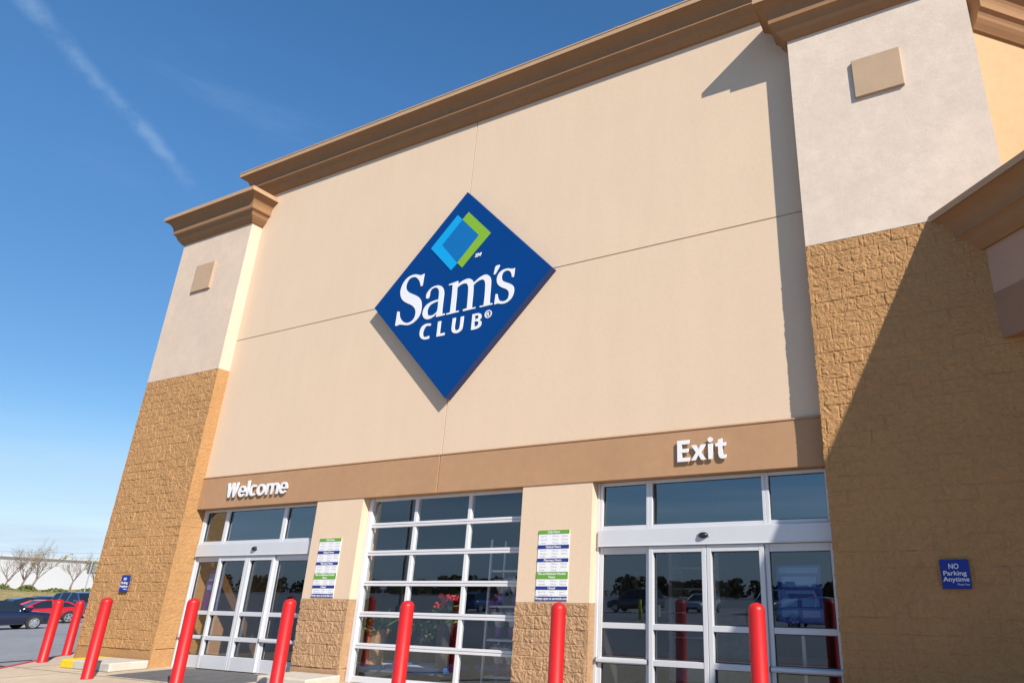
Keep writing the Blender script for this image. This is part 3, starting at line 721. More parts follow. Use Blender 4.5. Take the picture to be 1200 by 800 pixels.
# kerb blocks at the pier and pillar feet
def kerb_block(name, x0, x1, y0, y1, h, label, yellow=0):
    bm = bmesh.new(); box(bm, x0, x1, y0, y1, 0, h)
    bevel(bm, .03, 3)
    o = link_mesh(name, bm, M['kerb']); tag(o, label, 'kerb', None)
    return o
bm = bmesh.new(); box(bm, -18.50, -16.62, -1.10, -.33, 0, .172); bevel(bm, .025, 3)
bm.normal_update()
bmesh.ops.bisect_plane(bm, geom=bm.verts[:]+bm.edges[:]+bm.faces[:], plane_co=(-18.0, 0, 0), plane_no=(1, 0, 0))
for f in bm.faces:
    if f.calc_center_median().x < -18.0: f.material_index = 1
kb = link_mesh('kerb_block', bm, [M['kerb'], M['yellow']])
tag(kb, 'concrete kerb block with a yellow painted end at the foot of the left pier', 'kerb')
kerb_block('kerb_block', -12.42, -11.10, -.80, -.04, .142, 'plain concrete kerb block at the foot of the pillar right of the Welcome doors')
kerb_block('kerb_block', -7.2, -5.95, -.80, -.04, .142, 'plain concrete kerb block at the foot of the pillar left of the Exit doors')

# ------------------------------------------------------------------ bollards
def bollard(x, y, hgt, label):
    bm = bmesh.new(); r = .1
    prof = [(0, 0), (r+.004, 0), (r+.004, .012), (r, .018)]
    prof += [(r, hgt-.085)]+[(r*math.cos(a), hgt-.085+.085*math.sin(a)) for a in [PI/2*i/8 for i in range(1, 8)]]+[(0, hgt)]
    lathe(bm, prof, 40)
    o = link_mesh('bollard', bm, M['red'], None, True); o.location = (x, y, 0)
    tag(o, label, 'bollard', 'red bollards along the store front')
    o.rotation_euler = (0, 0, random.random())
YB = -1.85
for x, y, hh, l in ((-20.12, -.70, 1.372, 'red bollard at the kerb corner in front of the dark navy sedan, farthest left'),
                    (-21.55, .45, 1.32, 'red bollard half hidden behind the left edge of the block pier'),
                    (-15.87, YB, 1.462, 'red bollard standing before the yellow ended kerb block'),
                    (-13.09, YB, 1.479, 'red bollard before the left side of the Welcome doors, over dark paving'),
                    (-10.51, YB, 1.494, 'red bollard before the pillar between the Welcome doors and glass door'),
                    (-7.91, YB, 1.497, 'red bollard standing in front of the overhead glass door'),
                    (-5.224, YB, 1.506, 'red bollard before the pillar left of the Exit doors'),
                    (-2.493, YB, 1.536, 'red bollard in front of the Exit doors, nearest the right pier')):
    bollard(x, y, hh, l)

# ------------------------------------------------------------------ cars
def build_car(kind, paint):
    """front faces +x; parts are returned under an Empty at the ground"""
    root = empty('parked_car')
    suv = kind == 'suv'; coupe = kind == 'coupe'
    Lh = 2.3 if suv else (2.15 if coupe else 2.33); W = .94 if suv else .90
    wb = 1.42 if not coupe else 1.28
    zr = 1.74 if suv else (1.36 if coupe else 1.44)
    wr = .37 if suv else .325
    if suv: st = [(-Lh, .45, .95, .80), (-Lh+.06, .36, 1.06, .86), (-1.6, .30, 1.10, W), (0, .28, 1.07, W), (1.0, .30, 1.05, W), (1.75, .32, .98, .90), (Lh-.12, .36, .88, .80), (Lh, .42, .74, .70)]
    elif coupe: st = [(-Lh, .42, .80, .72), (-Lh+.07, .32, .93, .82), (-1.3, .24, .96, W), (0, .22, .90, W), (.9, .24, .88, W), (1.6, .26, .80, .86), (Lh-.1, .30, .68, .76), (Lh, .38, .56, .64)]
    else: st = [(-Lh, .44, .84, .76), (-Lh+.07, .34, .98, .84), (-1.5, .26, 1.0, W), (0, .24, .94, W), (1.0, .26, .92, W), (1.7, .28, .84, .86), (Lh-.1, .32, .78, .80), (Lh, .40, .68, .70)]
    bm = bmesh.new(); rings = []
    for x, zl, zb, hw in st:
        half = [(hw*.80, zl), (hw*.97, zl+.10), (hw, zl+(zb-zl)*.5), (hw*.985, zb-.12), (hw*.92, zb-.02), (hw*.78, zb), (hw*.4, zb+.022)]
        pr_ = [(-y, z) for y, z in half[::-1]]+half if False else half+[(0, zb+.03)]+[(-y, z) for y, z in half[::-1]]
        rings.append([bm.verts.new((x, y, z)) for y, z in pr_])
    k = len(rings[0])
    for a, b in zip(rings, rings[1:]):
        for j in range(k): bm.faces.new((a[j], b[j], b[(j+1) % k], a[(j+1) % k]))
    bm.faces.new(rings[0]); bm.faces.new(rings[-1][::-1])
    bmesh.ops.recalc_face_normals(bm, faces=bm.faces)
    body = link_mesh('body', bm, paint, root, True)
    # greenhouse
    zb = st[3][2]-.03
    if suv: cab = [(-2.15, zb+.05), (-1.95, zr-.10), (-1.2, zr), (.1, zr-.01), (.42, zr-.08), (1.15, zb+.02)]
    elif coupe: cab = [(-1.78, zb+.04), (-1.15, zr-.14), (-.55, zr-.01), (-.05, zr), (.25, zr-.05), (1.15, zb+.01)]
    else: cab = [(-1.85, zb+.06), (-1.25, zr-.12), (-.75, zr-.01), (0, zr), (.32, zr-.06), (1.2, zb+.01)]
    bw, tw = W*.90, W*.68
    bm = bmesh.new()
    tv = []
    xs0 = [c[0] for c in cab]
    for s in (-1, 1):
        row = []
        for x, z in cab:
            f = (z-zb)/(zr-zb); row.append(bm.verts.new((x, s*(bw+(tw-bw)*f), z)))
        bot = [bm.verts.new((x, s*bw, zb-.03)) for x in (cab[0][0], cab[-1][0])]
        tv.append(row)
        bm.faces.new(row+[bot[1], bot[0]])
    for i in range(len(cab)-1): bm.faces.new((tv[0][i], tv[0][i+1], tv[1][i+1], tv[1][i]))
    bmesh.ops.recalc_face_normals(bm, faces=bm.faces)
    link_mesh('window', bm, M['carglass'], root)
    # roof skin and pillars
    bm = bmesh.new()
    def at_(i, s, e=.012): x, z = cab[i]; f = (z-zb)/(zr-zb); return Vector((x, s*(bw+(tw-bw)*f+e), z+e))
    for i in range(1, len(cab)-2):
        a, b = at_(i, -1), at_(i+1, -1); c, d = at_(i+1, 1), at_(i, 1)
        top = [bm.verts.new(q) for q in (a, b, c, d)]; low = [bm.verts.new(q-Vector((0, 0, .05))) for q in (a, b, c, d)]
        bm.faces.new(top)
        for j in range(4): bm.faces.new((top[j], top[(j+1) % 4], low[(j+1) % 4], low[j]))
    for s in (-1, 1):
        for i, j in ((0, 1), (len(cab)-2, len(cab)-1)): tube(bm, [at_(i, s, .0), at_(j, s, .0)], .045, 6)
        for x in ((-.35,) if not suv else (-.3, -1.3)):
            tube(bm, [(x, s*(bw+.005), zb), (x+.03, s*(tw+.015), zr-.03)], .04, 6)
    bmesh.ops.recalc_face_normals(bm, faces=bm.faces)
    link_mesh('roof', bm, paint, root)
    for sx in (1, -1):
        for s in (-1, 1):
            c = Vector((sx*wb, s*(W-.11), wr))
            bm = bmesh.new()
            lathe(bm, [(0, -.10), (wr*.7, -.10), (wr*.95, -.09), (wr, -.05), (wr, .05), (wr*.95, .09), (wr*.7, .10), (0, .08)], 24)
            for v in bm.verts: v.co = Matrix.Rotation(PI/2, 4, 'X') @ v.co
            t = link_mesh('wheel', bm, M['tyre'], root, True); t.location = c
            bm = bmesh.new()
            lathe(bm, [(0, .112), (wr*.2, .115), (wr*.22, .10), (wr*.55, .092), (wr*.60, .112), (wr*.70, .112), (wr*.70, .06)], 24)
            for q in range(5):
                box(bm, wr*.1, wr*.62, -.035, .035, .098, .118, M=Matrix.Rotation(q*2*PI/5, 4, 'Z'))
            for v in bm.verts: v.co = Matrix.Rotation(PI/2*(-s), 4, 'X') @ v.co
            link_mesh('rim', bm, M['rim'], t)
            bm = bmesh.new()
            arc = [(sx*wb+(wr+.07)*math.cos(a), wr+(wr+.07)*math.sin(a)) for a in [PI*q/14 for q in range(15)]]
            vs = [bm.verts.new((x, s*(W-.02), max(z, .2))) for x, z in arc]; v2 = [bm.verts.new((x, s*(W-.16), max(z, .2))) for x, z in arc]
            f = bm.faces.new(vs)
            r_ = bmesh.ops.extrude_face_region(bm, geom=[f]); [setattr(v.co, 'y', s*(W+.006)) for v in r_['geom'] if isinstance(v, bmesh.types.BMVert)]
            bmesh.ops.delete(bm, geom=v2, context='VERTS'); bmesh.ops.recalc_face_normals(bm, faces=bm.faces)
            link_mesh('wheel_arch', bm, M['trim'], root)
            t.location.y = s*(W-.085)
            zf = st[-1][2]
            bm = bmesh.new(); bmesh.ops.create_uvsphere(bm, u_segments=12, v_segments=8, radius=1)
            if sx > 0:
                for v in bm.verts: v.co = Vector((Lh-.10+v.co.x*.14, s*(W*.66)+v.co.y*.19, zf+.02+v.co.z*.075))
                link_mesh('headlight', bm, M['lens'], root, True)
            else:
                for v in bm.verts: v.co = Vector((-Lh+.06+v.co.x*.10, s*(W*.74)+v.co.y*.13, st[0][2]-.02+v.co.z*.085))
                link_mesh('tail_light', bm, M['tail'], root, True)
    for q in [(Lh-.16, Lh+.03, -W*.62, W*.62, st[-1][1]-.08, st[-1][1]+.06), (-Lh-.02, -Lh+.15, -W*.72, W*.72, st[0][1]-.1, st[0][1]+.05)]: boxes('bumper', [q], M['trim'], root, .03)
    for s in (-1, 1): boxes('wing_mirror', [(.78, .98, s*(W+.06)-.09, s*(W+.06)+.09, zb+.05, zb+.19)], paint, root, .03)
    return root
def place(root, x, y, rz, label, group='cars in the parking lot'):
    root.location = (x, y, gz_(x, y)+.004); root.rotation_euler = (0, 0, rz); tag(root, label, 'car', group)
navy = build_car('sedan', M['p_navy']); place(navy, -46.4, 8.75, PI/2, 'dark navy sedan parked behind the leftmost bollard, seen from its side')
redc = build_car('coupe', M['p_red']); place(redc, -52.8, 13.45, -PI/2, 'bright red coupe parked beyond the navy sedan')
suv = build_car('suv', M['p_blue']); place(suv, -60.3, 19.3, 0.1, 'blue wagon facing the store, behind the rear of the red coupe')
c = build_car('sedan', M['p_blue']); place(c, -63.5, 18.6, 0, 'blue sedan facing the store, mostly hidden behind the nose of the red coupe')
c = copy_tree(navy); place(c, -58.5, 15.6, PI/2, 'dark sedan whose roof shows above the navy sedan')
# cars on the other side of the lot, seen mirrored in the doors
blk = build_car('suv', M['p_grey']); place(blk, -26.5, -42.5, PI, 'dark grey wagon across the lot, mirrored in the left pane of the Exit doors', 'cars across the lot')
slv = build_car('sedan', M['p_silver']); place(slv, -7.2, -24.5, 0, 'silver sedan across the lot, mirrored in the right pane of the Exit doors', 'cars across the lot')
for i, (x, y, src, rz, l) in enumerate(((-43, -43.4, suv, -PI/2, 'blue wagon across the lot, mirrored in the overhead glass door'),
                                        (-20.8, -43.0, slv, PI/2, 'silver sedan across the lot, mirrored in the left sliding leaf of the Exit doors'), (-15, -42.6, blk, PI/2, 'dark wagon across the lot, mirrored behind the bollard at the Exit doors'))):
    c = copy_tree(src); place(c, x, y, rz, l, 'cars across the lot')

# ------------------------------------------------------------------ far surroundings on the left
# grass bank
bx = [(-84, .0), (-92, 1.0), (-99, 1.45), (-112, 1.7), (-160, 1.3), (-330, .4)]
bm = bmesh.new(); rows = []
bank_d = (.39, .92)
yy_ = [-160, -80, -40, -20, -10, -2, 4, 10, 16, 22, 28, 36, 46, 60, 90, 160, 300]
prof_b = [(0, -.62), (1.6, .15), (4, .75), (7, 1.05), (12, 1.2), (30, 1.1), (80, .6), (200, -.2), (500, -.8)]
def bank_pt(s, t, z):
    # t along the bank, s away from the store
    x = -73-.9*s+.10*t*0; y = 14+t
    return (x-.35*t*.0, y, z)
for t in [-28, -24, -20, -10, -4, 0, 3, 6, 9, 12, 16, 22, 30, 45, 80, 160, 400]:
    rows.append([bm.verts.new((-71-s+(t*.12 if abs(t) < 100 else 0), 20+t, z+(.12*math.sin(t*.7+s) if s > 1 and s < 40 else 0))) for s, z in prof_b])
for a, b in zip(rows, rows[1:]):
    for j in range(len(prof_b)-1): bm.faces.new((a[j], b[j], b[j+1], a[j+1]))
bmesh.ops.recalc_face_normals(bm, faces=bm.faces)
tag(link_mesh('grass_bank', bm, M['grass'], None, True), kind='structure')
# white warehouse
wh = empty('warehouse', (-250, 96, 0), 'long low white warehouse beyond the bare trees', 'warehouse')
rzw = math.atan2(30, -19)
bm = bmesh.new(); box(bm, -110, 110, 0, 60, -1, 5.75); box(bm, -110.3, 110.3, -.3, 60.3, 5.75, 6.05)
o = link_mesh('wall', bm, M['warehouse'], wh)
for q in range(-96, 100, 12): boxes('dock_door', [(q-1.6, q+1.6, -.12, 0.0, -.9, 2.9)], M['shelf'], wh)
bm = bmesh.new()
for q in range(-108, 110, 6): box(bm, q-.05, q+.05, -.06, 0, -1, 5.74)
link_mesh('siding_rib', bm, M['warehouse'], wh)
wh.rotation_euler = (0, 0, math.atan2(30, -19)+PI)
wh.location = (-238, 95, 0)
wh.rotation_euler = (0, 0, math.atan2(30, 0)*0+math.radians(122.4)-PI)

def bare_tree(name, loc, H, seed, label, spread=1.0, leafy=0, lean=0):
    rnd = random.Random(seed)
    root = empty(name, loc, label, 'tree', 'bare trees on the grass bank')
    bmt = bmesh.new(); bmc = bmesh.new(); bml = bmesh.new()
    th = H*.25
    tip = Vector((lean*.3, lean*.2, th))
    tube(bmt, [(0, 0, -.15), (lean*.1, 0, th*.5), tip], [H*.026, H*.021, H*.018], 8)
    def branch(p, d, L, r, lev):
        pts = [p]; rr = [r]; q = p.copy(); dd = d.copy()
        for i in range(3):
            dd = (dd+Vector((rnd.uniform(-.2, .2), rnd.uniform(-.2, .2), rnd.uniform(-.03, .22)))).normalized()
            q = q+dd*L/3; pts.append(q.copy()); rr.append(r*(1-.22*(i+1)))
        tube(bmc, pts, rr, 5 if lev < 2 else 3)
        if lev < 4:
            n = rnd.choice((1, 2, 2, 3)) if lev else 3
            for k in range(n+1):
                base = pts[rnd.choice((1, 2, 3))] if k else pts[3]
                ax = Vector((rnd.uniform(-1, 1), rnd.uniform(-1, 1), rnd.uniform(-.3, .6))).normalized()
                nd = (dd+ax*rnd.uniform(.45, .85)*spread).normalized()
                branch(base, nd, L*rnd.uniform(.55, .75), max(r*.55, .005), lev+1)
        elif leafy and rnd.random() < leafy:
            for k in range(3):
                c = q+Vector((rnd.uniform(-.2, .2), rnd.uniform(-.2, .2), rnd.uniform(-.2, .2))); a = Vector((rnd.uniform(-1, 1), rnd.uniform(-1, 1), rnd.uniform(-1, 1))).normalized()*.09; b = a.orthogonal()
                bml.faces.new([bml.verts.new(c+a), bml.verts.new(c+b), bml.verts.new(c-a), bml.verts.new(c-b)])
    for k in range(5):
        a = 2*PI*k/5+rnd.uniform(-.4, .4)
        d = Vector((math.cos(a)*.62*spread, math.sin(a)*.62*spread, rnd.uniform(.7, 1.1))).normalized()
        branch(tip*rnd.uniform(.75, 1), d, H*rnd.uniform(.26, .34), H*.012, 0)
    link_mesh('trunk', bmt, M['bark'], root, True)
    cr = link_mesh('crown', bmc, M['bark'], root)
    if leafy: link_mesh('young_leaves', bml, M['budding'], cr)
    else: bml.free()
    return root
# (tree base from the sight lines of the photo at about 44 m in front of the facade line)
bare_tree('bare_tree', (-104.6*1.0*44/44*1.0+ .0, 34, 1.0), 5.7, 3, 'bare tree with an upright crown, second from the left edge on the bank', lean=.6)
bare_tree('bare_tree', (-97.5, 32, 1.0), 5.4, 8, 'wide bare tree with a few olive buds, middle of the bank', spread=1.15, leafy=.03, lean=.8)
bare_tree('bare_tree', (-93.7, 34, 1.1), 4.4, 15, 'slender bare tree in front of the warehouse, between the two left bollards', spread=.9, lean=.4)
bare_tree('bare_tree', (-111, 35, 1.0), 5.2, 22, 'bare tree cut by the left edge of the photograph', lean=.4)
bare_tree('bare_tree', (-91.5, 35.2, 1.1), 3.4, 31, 'small budding tree beside the sign post near the pier', spread=1.1, leafy=.05)
def shrub(loc, r, hgt, seed, label, m='shrub'):
    rnd = random.Random(seed); bm = bmesh.new()
    for k in range(420):
        a = rnd.uniform(0, 2*PI); q = rnd.random()**.5; z = rnd.random()
        c = Vector((math.cos(a)*r*q*(1-.5*z*z), math.sin(a)*r*q*(1-.5*z*z), .05+z*hgt*(1-.35*q*q)))
        n = Vector((rnd.uniform(-1, 1), rnd.uniform(-1, 1), rnd.uniform(-.4, 1))).normalized(); u = n.orthogonal().normalized()*rnd.uniform(.07, .15); v = n.cross(u)
        bm.faces.new([bm.verts.new(c+u), bm.verts.new(c+v), bm.verts.new(c-u), bm.verts.new(c-v)])
    o = link_mesh('shrub', bm, M[m]); o.location = loc
    tag(o, label, 'shrub', 'low shrubs on the grass bank')
shrub((-83.5, 23.6, .75), 1.2, 1.0, 1, 'rounded olive shrub on the bank, farthest left')
shrub((-81.5, 24.7, .75), 1.1, .95, 2, 'olive shrub on the bank, second from the left')
shrub((-80.4, 26.6, .75), 1.5, .6, 3, 'low olive shrub on the bank above the roof of the red coupe')
shrub((-79.7, 28.9, .75), 1.3, .6, 4, 'low shrub on the bank at the foot of the sign post by the pier')
# sign post
sp = empty('sign_post', (-66.5, 22.3, gz_(-66, 22)), 'slim grey sign post with a narrow dark sign, beside the pier edge', 'sign post')
bm = bmesh.new(); tube(bm, [(0, 0, 0), (0, 0, 4.05)], .045, 10); link_mesh('post', bm, M['galv'], sp)
bm = bmesh.new(); box(bm, -.05, -.02, -.17, .17, 3.1, 4.0); bevel(bm, .01, 1); link_mesh('sign_plate', bm, M['p_grey'], sp)
# overhead wires between two wooden poles
def util_pole(x, y, label):
    p = empty('utility_pole', (x, y, -.5), label, 'utility pole', 'wooden utility poles')
    bm = bmesh.new(); tube(bm, [(0, 0, 0), (0, 0, 11.2)], [.16, .11], 10); link_mesh('shaft', bm, M['pole_wood'], p)
    boxes('crossarm', [(-.06, .06, -1.1, 1.1, 10.6, 10.72)], M['pole_wood'], p)
WA, WB = Vector((-236, 30, 0)), Vector((-128, 92, 0))
util_pole(WA.x, WA.y, 'wooden utility pole beyond the left end of the bank'); util_pole(WB.x, WB.y, 'wooden utility pole behind the store')
for za, zb_, l in ((9.4, 7.6, 'upper overhead wire crossing behind the bare trees'), (8.4, 6.7, 'lower overhead wire crossing behind the bare trees')):
    bm = bmesh.new(); pts = []
    for i in range(21):
        f = i/20; p = WA.lerp(WB, f); pts.append((p.x, p.y, za+(zb_-za)*f-1.2*4*f*(1-f)*.3))
    tube(bm, pts, .022, 4); o = link_mesh('overhead_wire', bm, M['wire']); tag(o, l, 'wire', 'overhead wires')
# the wood across the road, light poles and yellow posts that the doors mirror
bm = bmesh.new(); rnd = random.Random(5)
for k in range(230):
    x = -300+k*1.9+rnd.uniform(-1, 1); y = -150+rnd.uniform(-10, 10); hh = rnd.uniform(3.3, 4.6)*(1+.25*math.sin(x*.045)+.12*math.sin(x*.21))
    tube(bm, [(x, y, -.3), (x, y, hh*.6)], [.18, .08], 5)
    for q in range(130):
        a = rnd.uniform(0, 2*PI); rr = rnd.random()**.5*2.8; z = rnd.random()
        c = Vector((x+math.cos(a)*rr*(1-.6*z), y+math.sin(a)*rr*(1-.6*z), -.1+z*hh))
        n = Vector((rnd.uniform(-1, 1), rnd.uniform(-1, 1), rnd.uniform(-.2, 1))).normalized(); u = n.orthogonal().normalized()*rnd.uniform(.3, .6); v = n.cross(u)*.8
        bm.faces.new([bm.verts.new(c+u), bm.verts.new(c+v), bm.verts.new(c-u), bm.verts.new(c-v)])
tag(link_mesh('wood', bm, M['wood_mass']), 'line of brown and green trees across the road', 'wood', None, 'stuff')
def light_pole(x, y, label):
    p = empty('light_pole', (x, y, gz_(x, y)), label, 'street light', 'parking lot light poles')
    bm = bmesh.new(); tube(bm, [(0, 0, 0), (0, 0, 10.5)], [.14, .09], 10); link_mesh('mast', bm, M['pole_wood'], p)
    bm = bmesh.new(); lathe(bm, [(0, 0), (.32, 0), (.32, .75), (0, .75)], 16); link_mesh('footing', bm, M['kerb'], p)
    for a in (-.75, .1): boxes('lamp_head', [(a, a+.65, -.2, .2, 10.35, 10.55)], M['trim'], p, .03)
light_pole(-20.7, -34, 'tall brown light pole across the lot, mirrored in the window over the Exit doors')
light_pole(-44, -34, 'tall brown light pole farther west across the lot')
for x, l in ((-19.9, 'yellow post across the lot, left one of the pair'), (-19.2, 'yellow post across the lot, right one of the pair')):
    bm = bmesh.new(); lathe(bm, [(0, 0), (.1, 0), (.1, 1.05), (.07, 1.13), (0, 1.16)], 16)
    o = link_mesh('guard_post', bm, M['yellow'], None, True); o.location = (x, -30, -.13); tag(o, l, 'post', 'yellow posts across the lot')

# ------------------------------------------------------------------ inside the shop, seen through the glass
def leaf_ball(bm, c, r, hgt, n, rnd, size, mi=0, up=.3):
    for k in range(n):
        a = rnd.uniform(0, 2*PI); q = rnd.random()**.5*r; z = rnd.random()
        p = Vector(c)+Vector((math.cos(a)*q, math.sin(a)*q, z*hgt))
        d = Vector((math.cos(a), math.sin(a), rnd.uniform(-.2, 1.2)*up*3)).normalized(); s = d.cross(Vector((rnd.uniform(-1, 1), rnd.uniform(-1, 1), 1))).normalized()
        l = size*rnd.uniform(.7, 1.3)
        f = bm.faces.new([bm.verts.new(p-d*l*.5), bm.verts.new(p+s*l*.28), bm.verts.new(p+d*l*.6), bm.verts.new(p-s*l*.28)]); f.material_index = mi
def potted(x, y, z, pot_r, pot_h, potm, label, kind, seed):
    rnd = random.Random(seed)
    r = empty('potted_plant', (x, y, z), label, 'plant')
    bm = bmesh.new(); lathe(bm, [(0, 0), (pot_r*.72, 0), (pot_r*.8, pot_h*.3), (pot_r*.9, pot_h*.8), (pot_r*1.05, pot_h*.86), (pot_r*1.05, pot_h), (pot_r*.9, pot_h), (pot_r*.85, pot_h*.9), (0, pot_h*.9)], 20)
    for v in bm.verts:
        if potm == 'burlap': v.co += Vector((rnd.uniform(-1, 1), rnd.uniform(-1, 1), 0))*.025
    link_mesh('pot', bm, M[potm], r, potm != 'burlap')
    bm = bmesh.new()
    if kind == 'spiky':
        for k in range(34):
            a = rnd.uniform(0, 2*PI); d = Vector((math.cos(a), math.sin(a), rnd.uniform(.6, 2.2))).normalized(); s = d.cross(Vector((0, 0, 1))).normalized()*.022; L = rnd.uniform(.3, .62)
            p = Vector((0, 0, pot_h*.9)); m_ = p+d*L*.6; e = p+d*L+Vector((0, 0, -.1*L))
            bm.faces.new([bm.verts.new(p-s), bm.verts.new(p+s), bm.verts.new(m_+s), bm.verts.new(e), bm.verts.new(m_-s)])
    leaf_ball(bm, (0, 0, pot_h*.92), pot_r*1.35, .32, 260, rnd, .12)
    link_mesh('foliage', bm, M['leaf'], r)
    if kind == 'bloom':
        bm = bmesh.new()
        for k in range(9):
            a = rnd.uniform(0, 2*PI); q = rnd.random()*pot_r*1.2; c = (math.cos(a)*q, math.sin(a)*q, pot_h+rnd.uniform(.22, .46))
            for j in range(14):
                v = Vector((rnd.gauss(0, 1), rnd.gauss(0, 1), rnd.gauss(0, 1))).normalized()*.05
                bmesh.ops.create_icosphere(bm, subdivisions=1, radius=.022, matrix=Matrix.Translation(Vector(c)+v))
        link_mesh('blossom', bm, M['petal'], r)
def flat_cart(x, y, label):
    r = empty('flat_cart', (x, y, .012), label, 'cart', 'blue railed flat carts inside the glass door')
    boxes('deck', [(-.62, .62, -.36, .36, .19, .215)], M['shelf'], r)
    for q in [(-.66, .66, -.40, -.36, .17, .26), (-.66, .66, .36, .40, .17, .26), (-.66, -.62, -.36, .36, .17, .26), (.62, .66, -.36, .36, .17, .26)]: boxes('rail', [q], M['cartblue'], r)
    for a in (-.5, .5):
        for b in (-.28, .28):
            bm = bmesh.new(); lathe(bm, [(0, -.02), (.075, -.02), (.075, .02), (0, .02)], 14)
            for v in bm.verts: v.co = Matrix.Rotation(PI/2, 4, 'X') @ v.co
            o = link_mesh('caster', bm, M['tyre'], r); o.location = (a, b, .078)
flat_cart(-11.4, .95, 'blue railed flat cart under the brown wrapped planter'); flat_cart(-10.0, .98, 'blue railed flat cart under the red geranium'); flat_cart(-8.65, 1.95, 'empty blue railed flat cart behind the shelving')
potted(-11.35, .95, .228, .20, .66, 'burlap', 'spiky green plant in a brown wrapped planter behind the glass door', 'spiky', 4)
potted(-9.62, .98, .228, .17, .85, 'terracotta', 'red geranium in a tall dark pot behind the glass door', 'bloom', 9)
potted(-9.15, 1.9, .012, .17, 1.05, 'terracotta', 'red geranium farther inside, left of the white shelving', 'bloom', 19)
potted(-10.85, 1.75, .012, .22, .75, 'terracotta', 'leafy green plant in a dark pot behind the carts', 'leafy', 23)
# shelving with wrapped bouquets
sh = empty('shelving_unit', (-8.1, 1.15, .012), 'white metal shelving holding film wrapped bouquets', 'shelving')
for a in (-.5, .5):
    for b in (-.22, .22): boxes('upright', [(a-.018, a+.018, b-.018, b+.018, 0, 2.55)], M['shelf'], sh)
for z in (.12, .74, 1.32, 1.95): boxes('shelf', [(-.48, .48, -.2, .2, z, z+.035)], M['shelf'], sh)
rnd = random.Random(2)
k = 0
where = {0: 'lowest', 1: 'second', 2: 'third'}
for li, z in enumerate((.16, .78, 1.36)):
    for i, x in enumerate((-.32, 0, .32)):
        q = empty('bouquet', (-8.1+x, 1.12+rnd.uniform(-.03, .03), z+.012), '%s bouquet in clear film on the %s shelf from the floor' % (('left', 'middle', 'right')[i], where[li]), 'bouquet', 'wrapped bouquets on the shelving')
        bm = bmesh.new(); lathe(bm, [(0, 0), (.07, 0), (.085, .16), (.075, .2)], 12); link_mesh('holder', bm, M['purple'], q, True)
        bm = bmesh.new(); lathe(bm, [(.05, .14), (.10, .28), (.165, .44), (.17, .47)], 11)
        for v in bm.verts: v.co += Vector((rnd.uniform(-1, 1), rnd.uniform(-1, 1), rnd.uniform(-1, 1)))*.016
        link_mesh('wrap', bm, M['film'], q)
        bm = bmesh.new()
        for j in range(16): bmesh.ops.create_icosphere(bm, subdivisions=1, radius=.034, matrix=Matrix.Translation((rnd.uniform(-.12, .12), rnd.uniform(-.12, .12), rnd.uniform(.41, .5))))
        leaf_ball(bm, (0, 0, .38), .13, .1, 30, rnd, .08, 1)
        link_mesh('blossom', bm, [M['lilac'], M['leaf']], q)
# behind the exit doors
rk = empty('display_cabinet', (-5.35, 3.6, .012), 'tall white framed cabinet with shelves behind the Exit doors', 'cabinet')
boxes('frame', [(-.55, -.47, -.3, .3, 0, 2.5), (.47, .55, -.3, .3, 0, 2.5), (-.47, .47, -.3, .3, 2.4, 2.5), (-.47, .47, -.3, .3, 0, .3)], M['shelf'], rk)
boxes('back_panel', [(-.47, .47, .26, .3, .3, 2.4)], M['room'], rk)
for z in (.75, 1.2, 1.65, 2.05): boxes('shelf', [(-.465, .465, -.28, .255, z, z+.03)], M['shelf'], rk)
for (x, y, z, l) in ((-4.55, 3.4, .012, 'brown carton at the bottom of the stack inside the Exit doors'), (-4.5, 3.45, .452, 'brown carton second in the stack inside the Exit doors'), (-4.58, 3.4, .892, 'brown carton on top of the stack inside the Exit doors')):
    bm = bmesh.new(); box(bm, -.36, .36, -.3, .3, 0, .438); box(bm, -.05, .05, -.302, .302, -.0, .4385); bevel(bm, .006, 1)
    o = link_mesh('carton', bm, M['carton']); o.location = (x, y, z); tag(o, l, 'carton', 'cartons inside the Exit doors')
def poster(x0, x1, z0, z1, y, label, base, bands):
    p = empty('poster', ((x0+x1)/2, y, z0), label, 'poster')
    w = (x1-x0)/2; hh = z1-z0
    boxes('sheet', [(-w, w, 0, .012, 0, hh)], M[base], p)
    its = []
    boxes('printed_band', [(-w+a*2*w, -w+b*2*w, -.003, -.0005, c*hh, d*hh) for a, b, c, d in bands], M['poster_light'], p)
    boxes('stand', [(-.025, .025, .02, .06, -z0+.03, .2), (-.22, .22, -.1, .2, -z0+.013, -z0+.03)], M['galv'], p)
poster(-2.87, -2.2, 1.22, 2.02, .48, 'blue printed poster standing inside the right pane of the Exit doors', 'poster', [(.06, .94, .86, .96), (.12, .88, .62, .80), (.2, .8, .5, .56), (.08, .44, .28, .42), (.54, .92, .28, .42), (.08, .44, .1, .22), (.54, .92, .1, .22)])
poster(-16.5, -15.95, 1.15, 2.05, .48, 'violet and blue printed poster standing inside the left pane of the Welcome doors', 'poster_violet', [(.1, .9, .72, .9), (.1, .6, .5, .62), (.5, .95, .2, .4)])

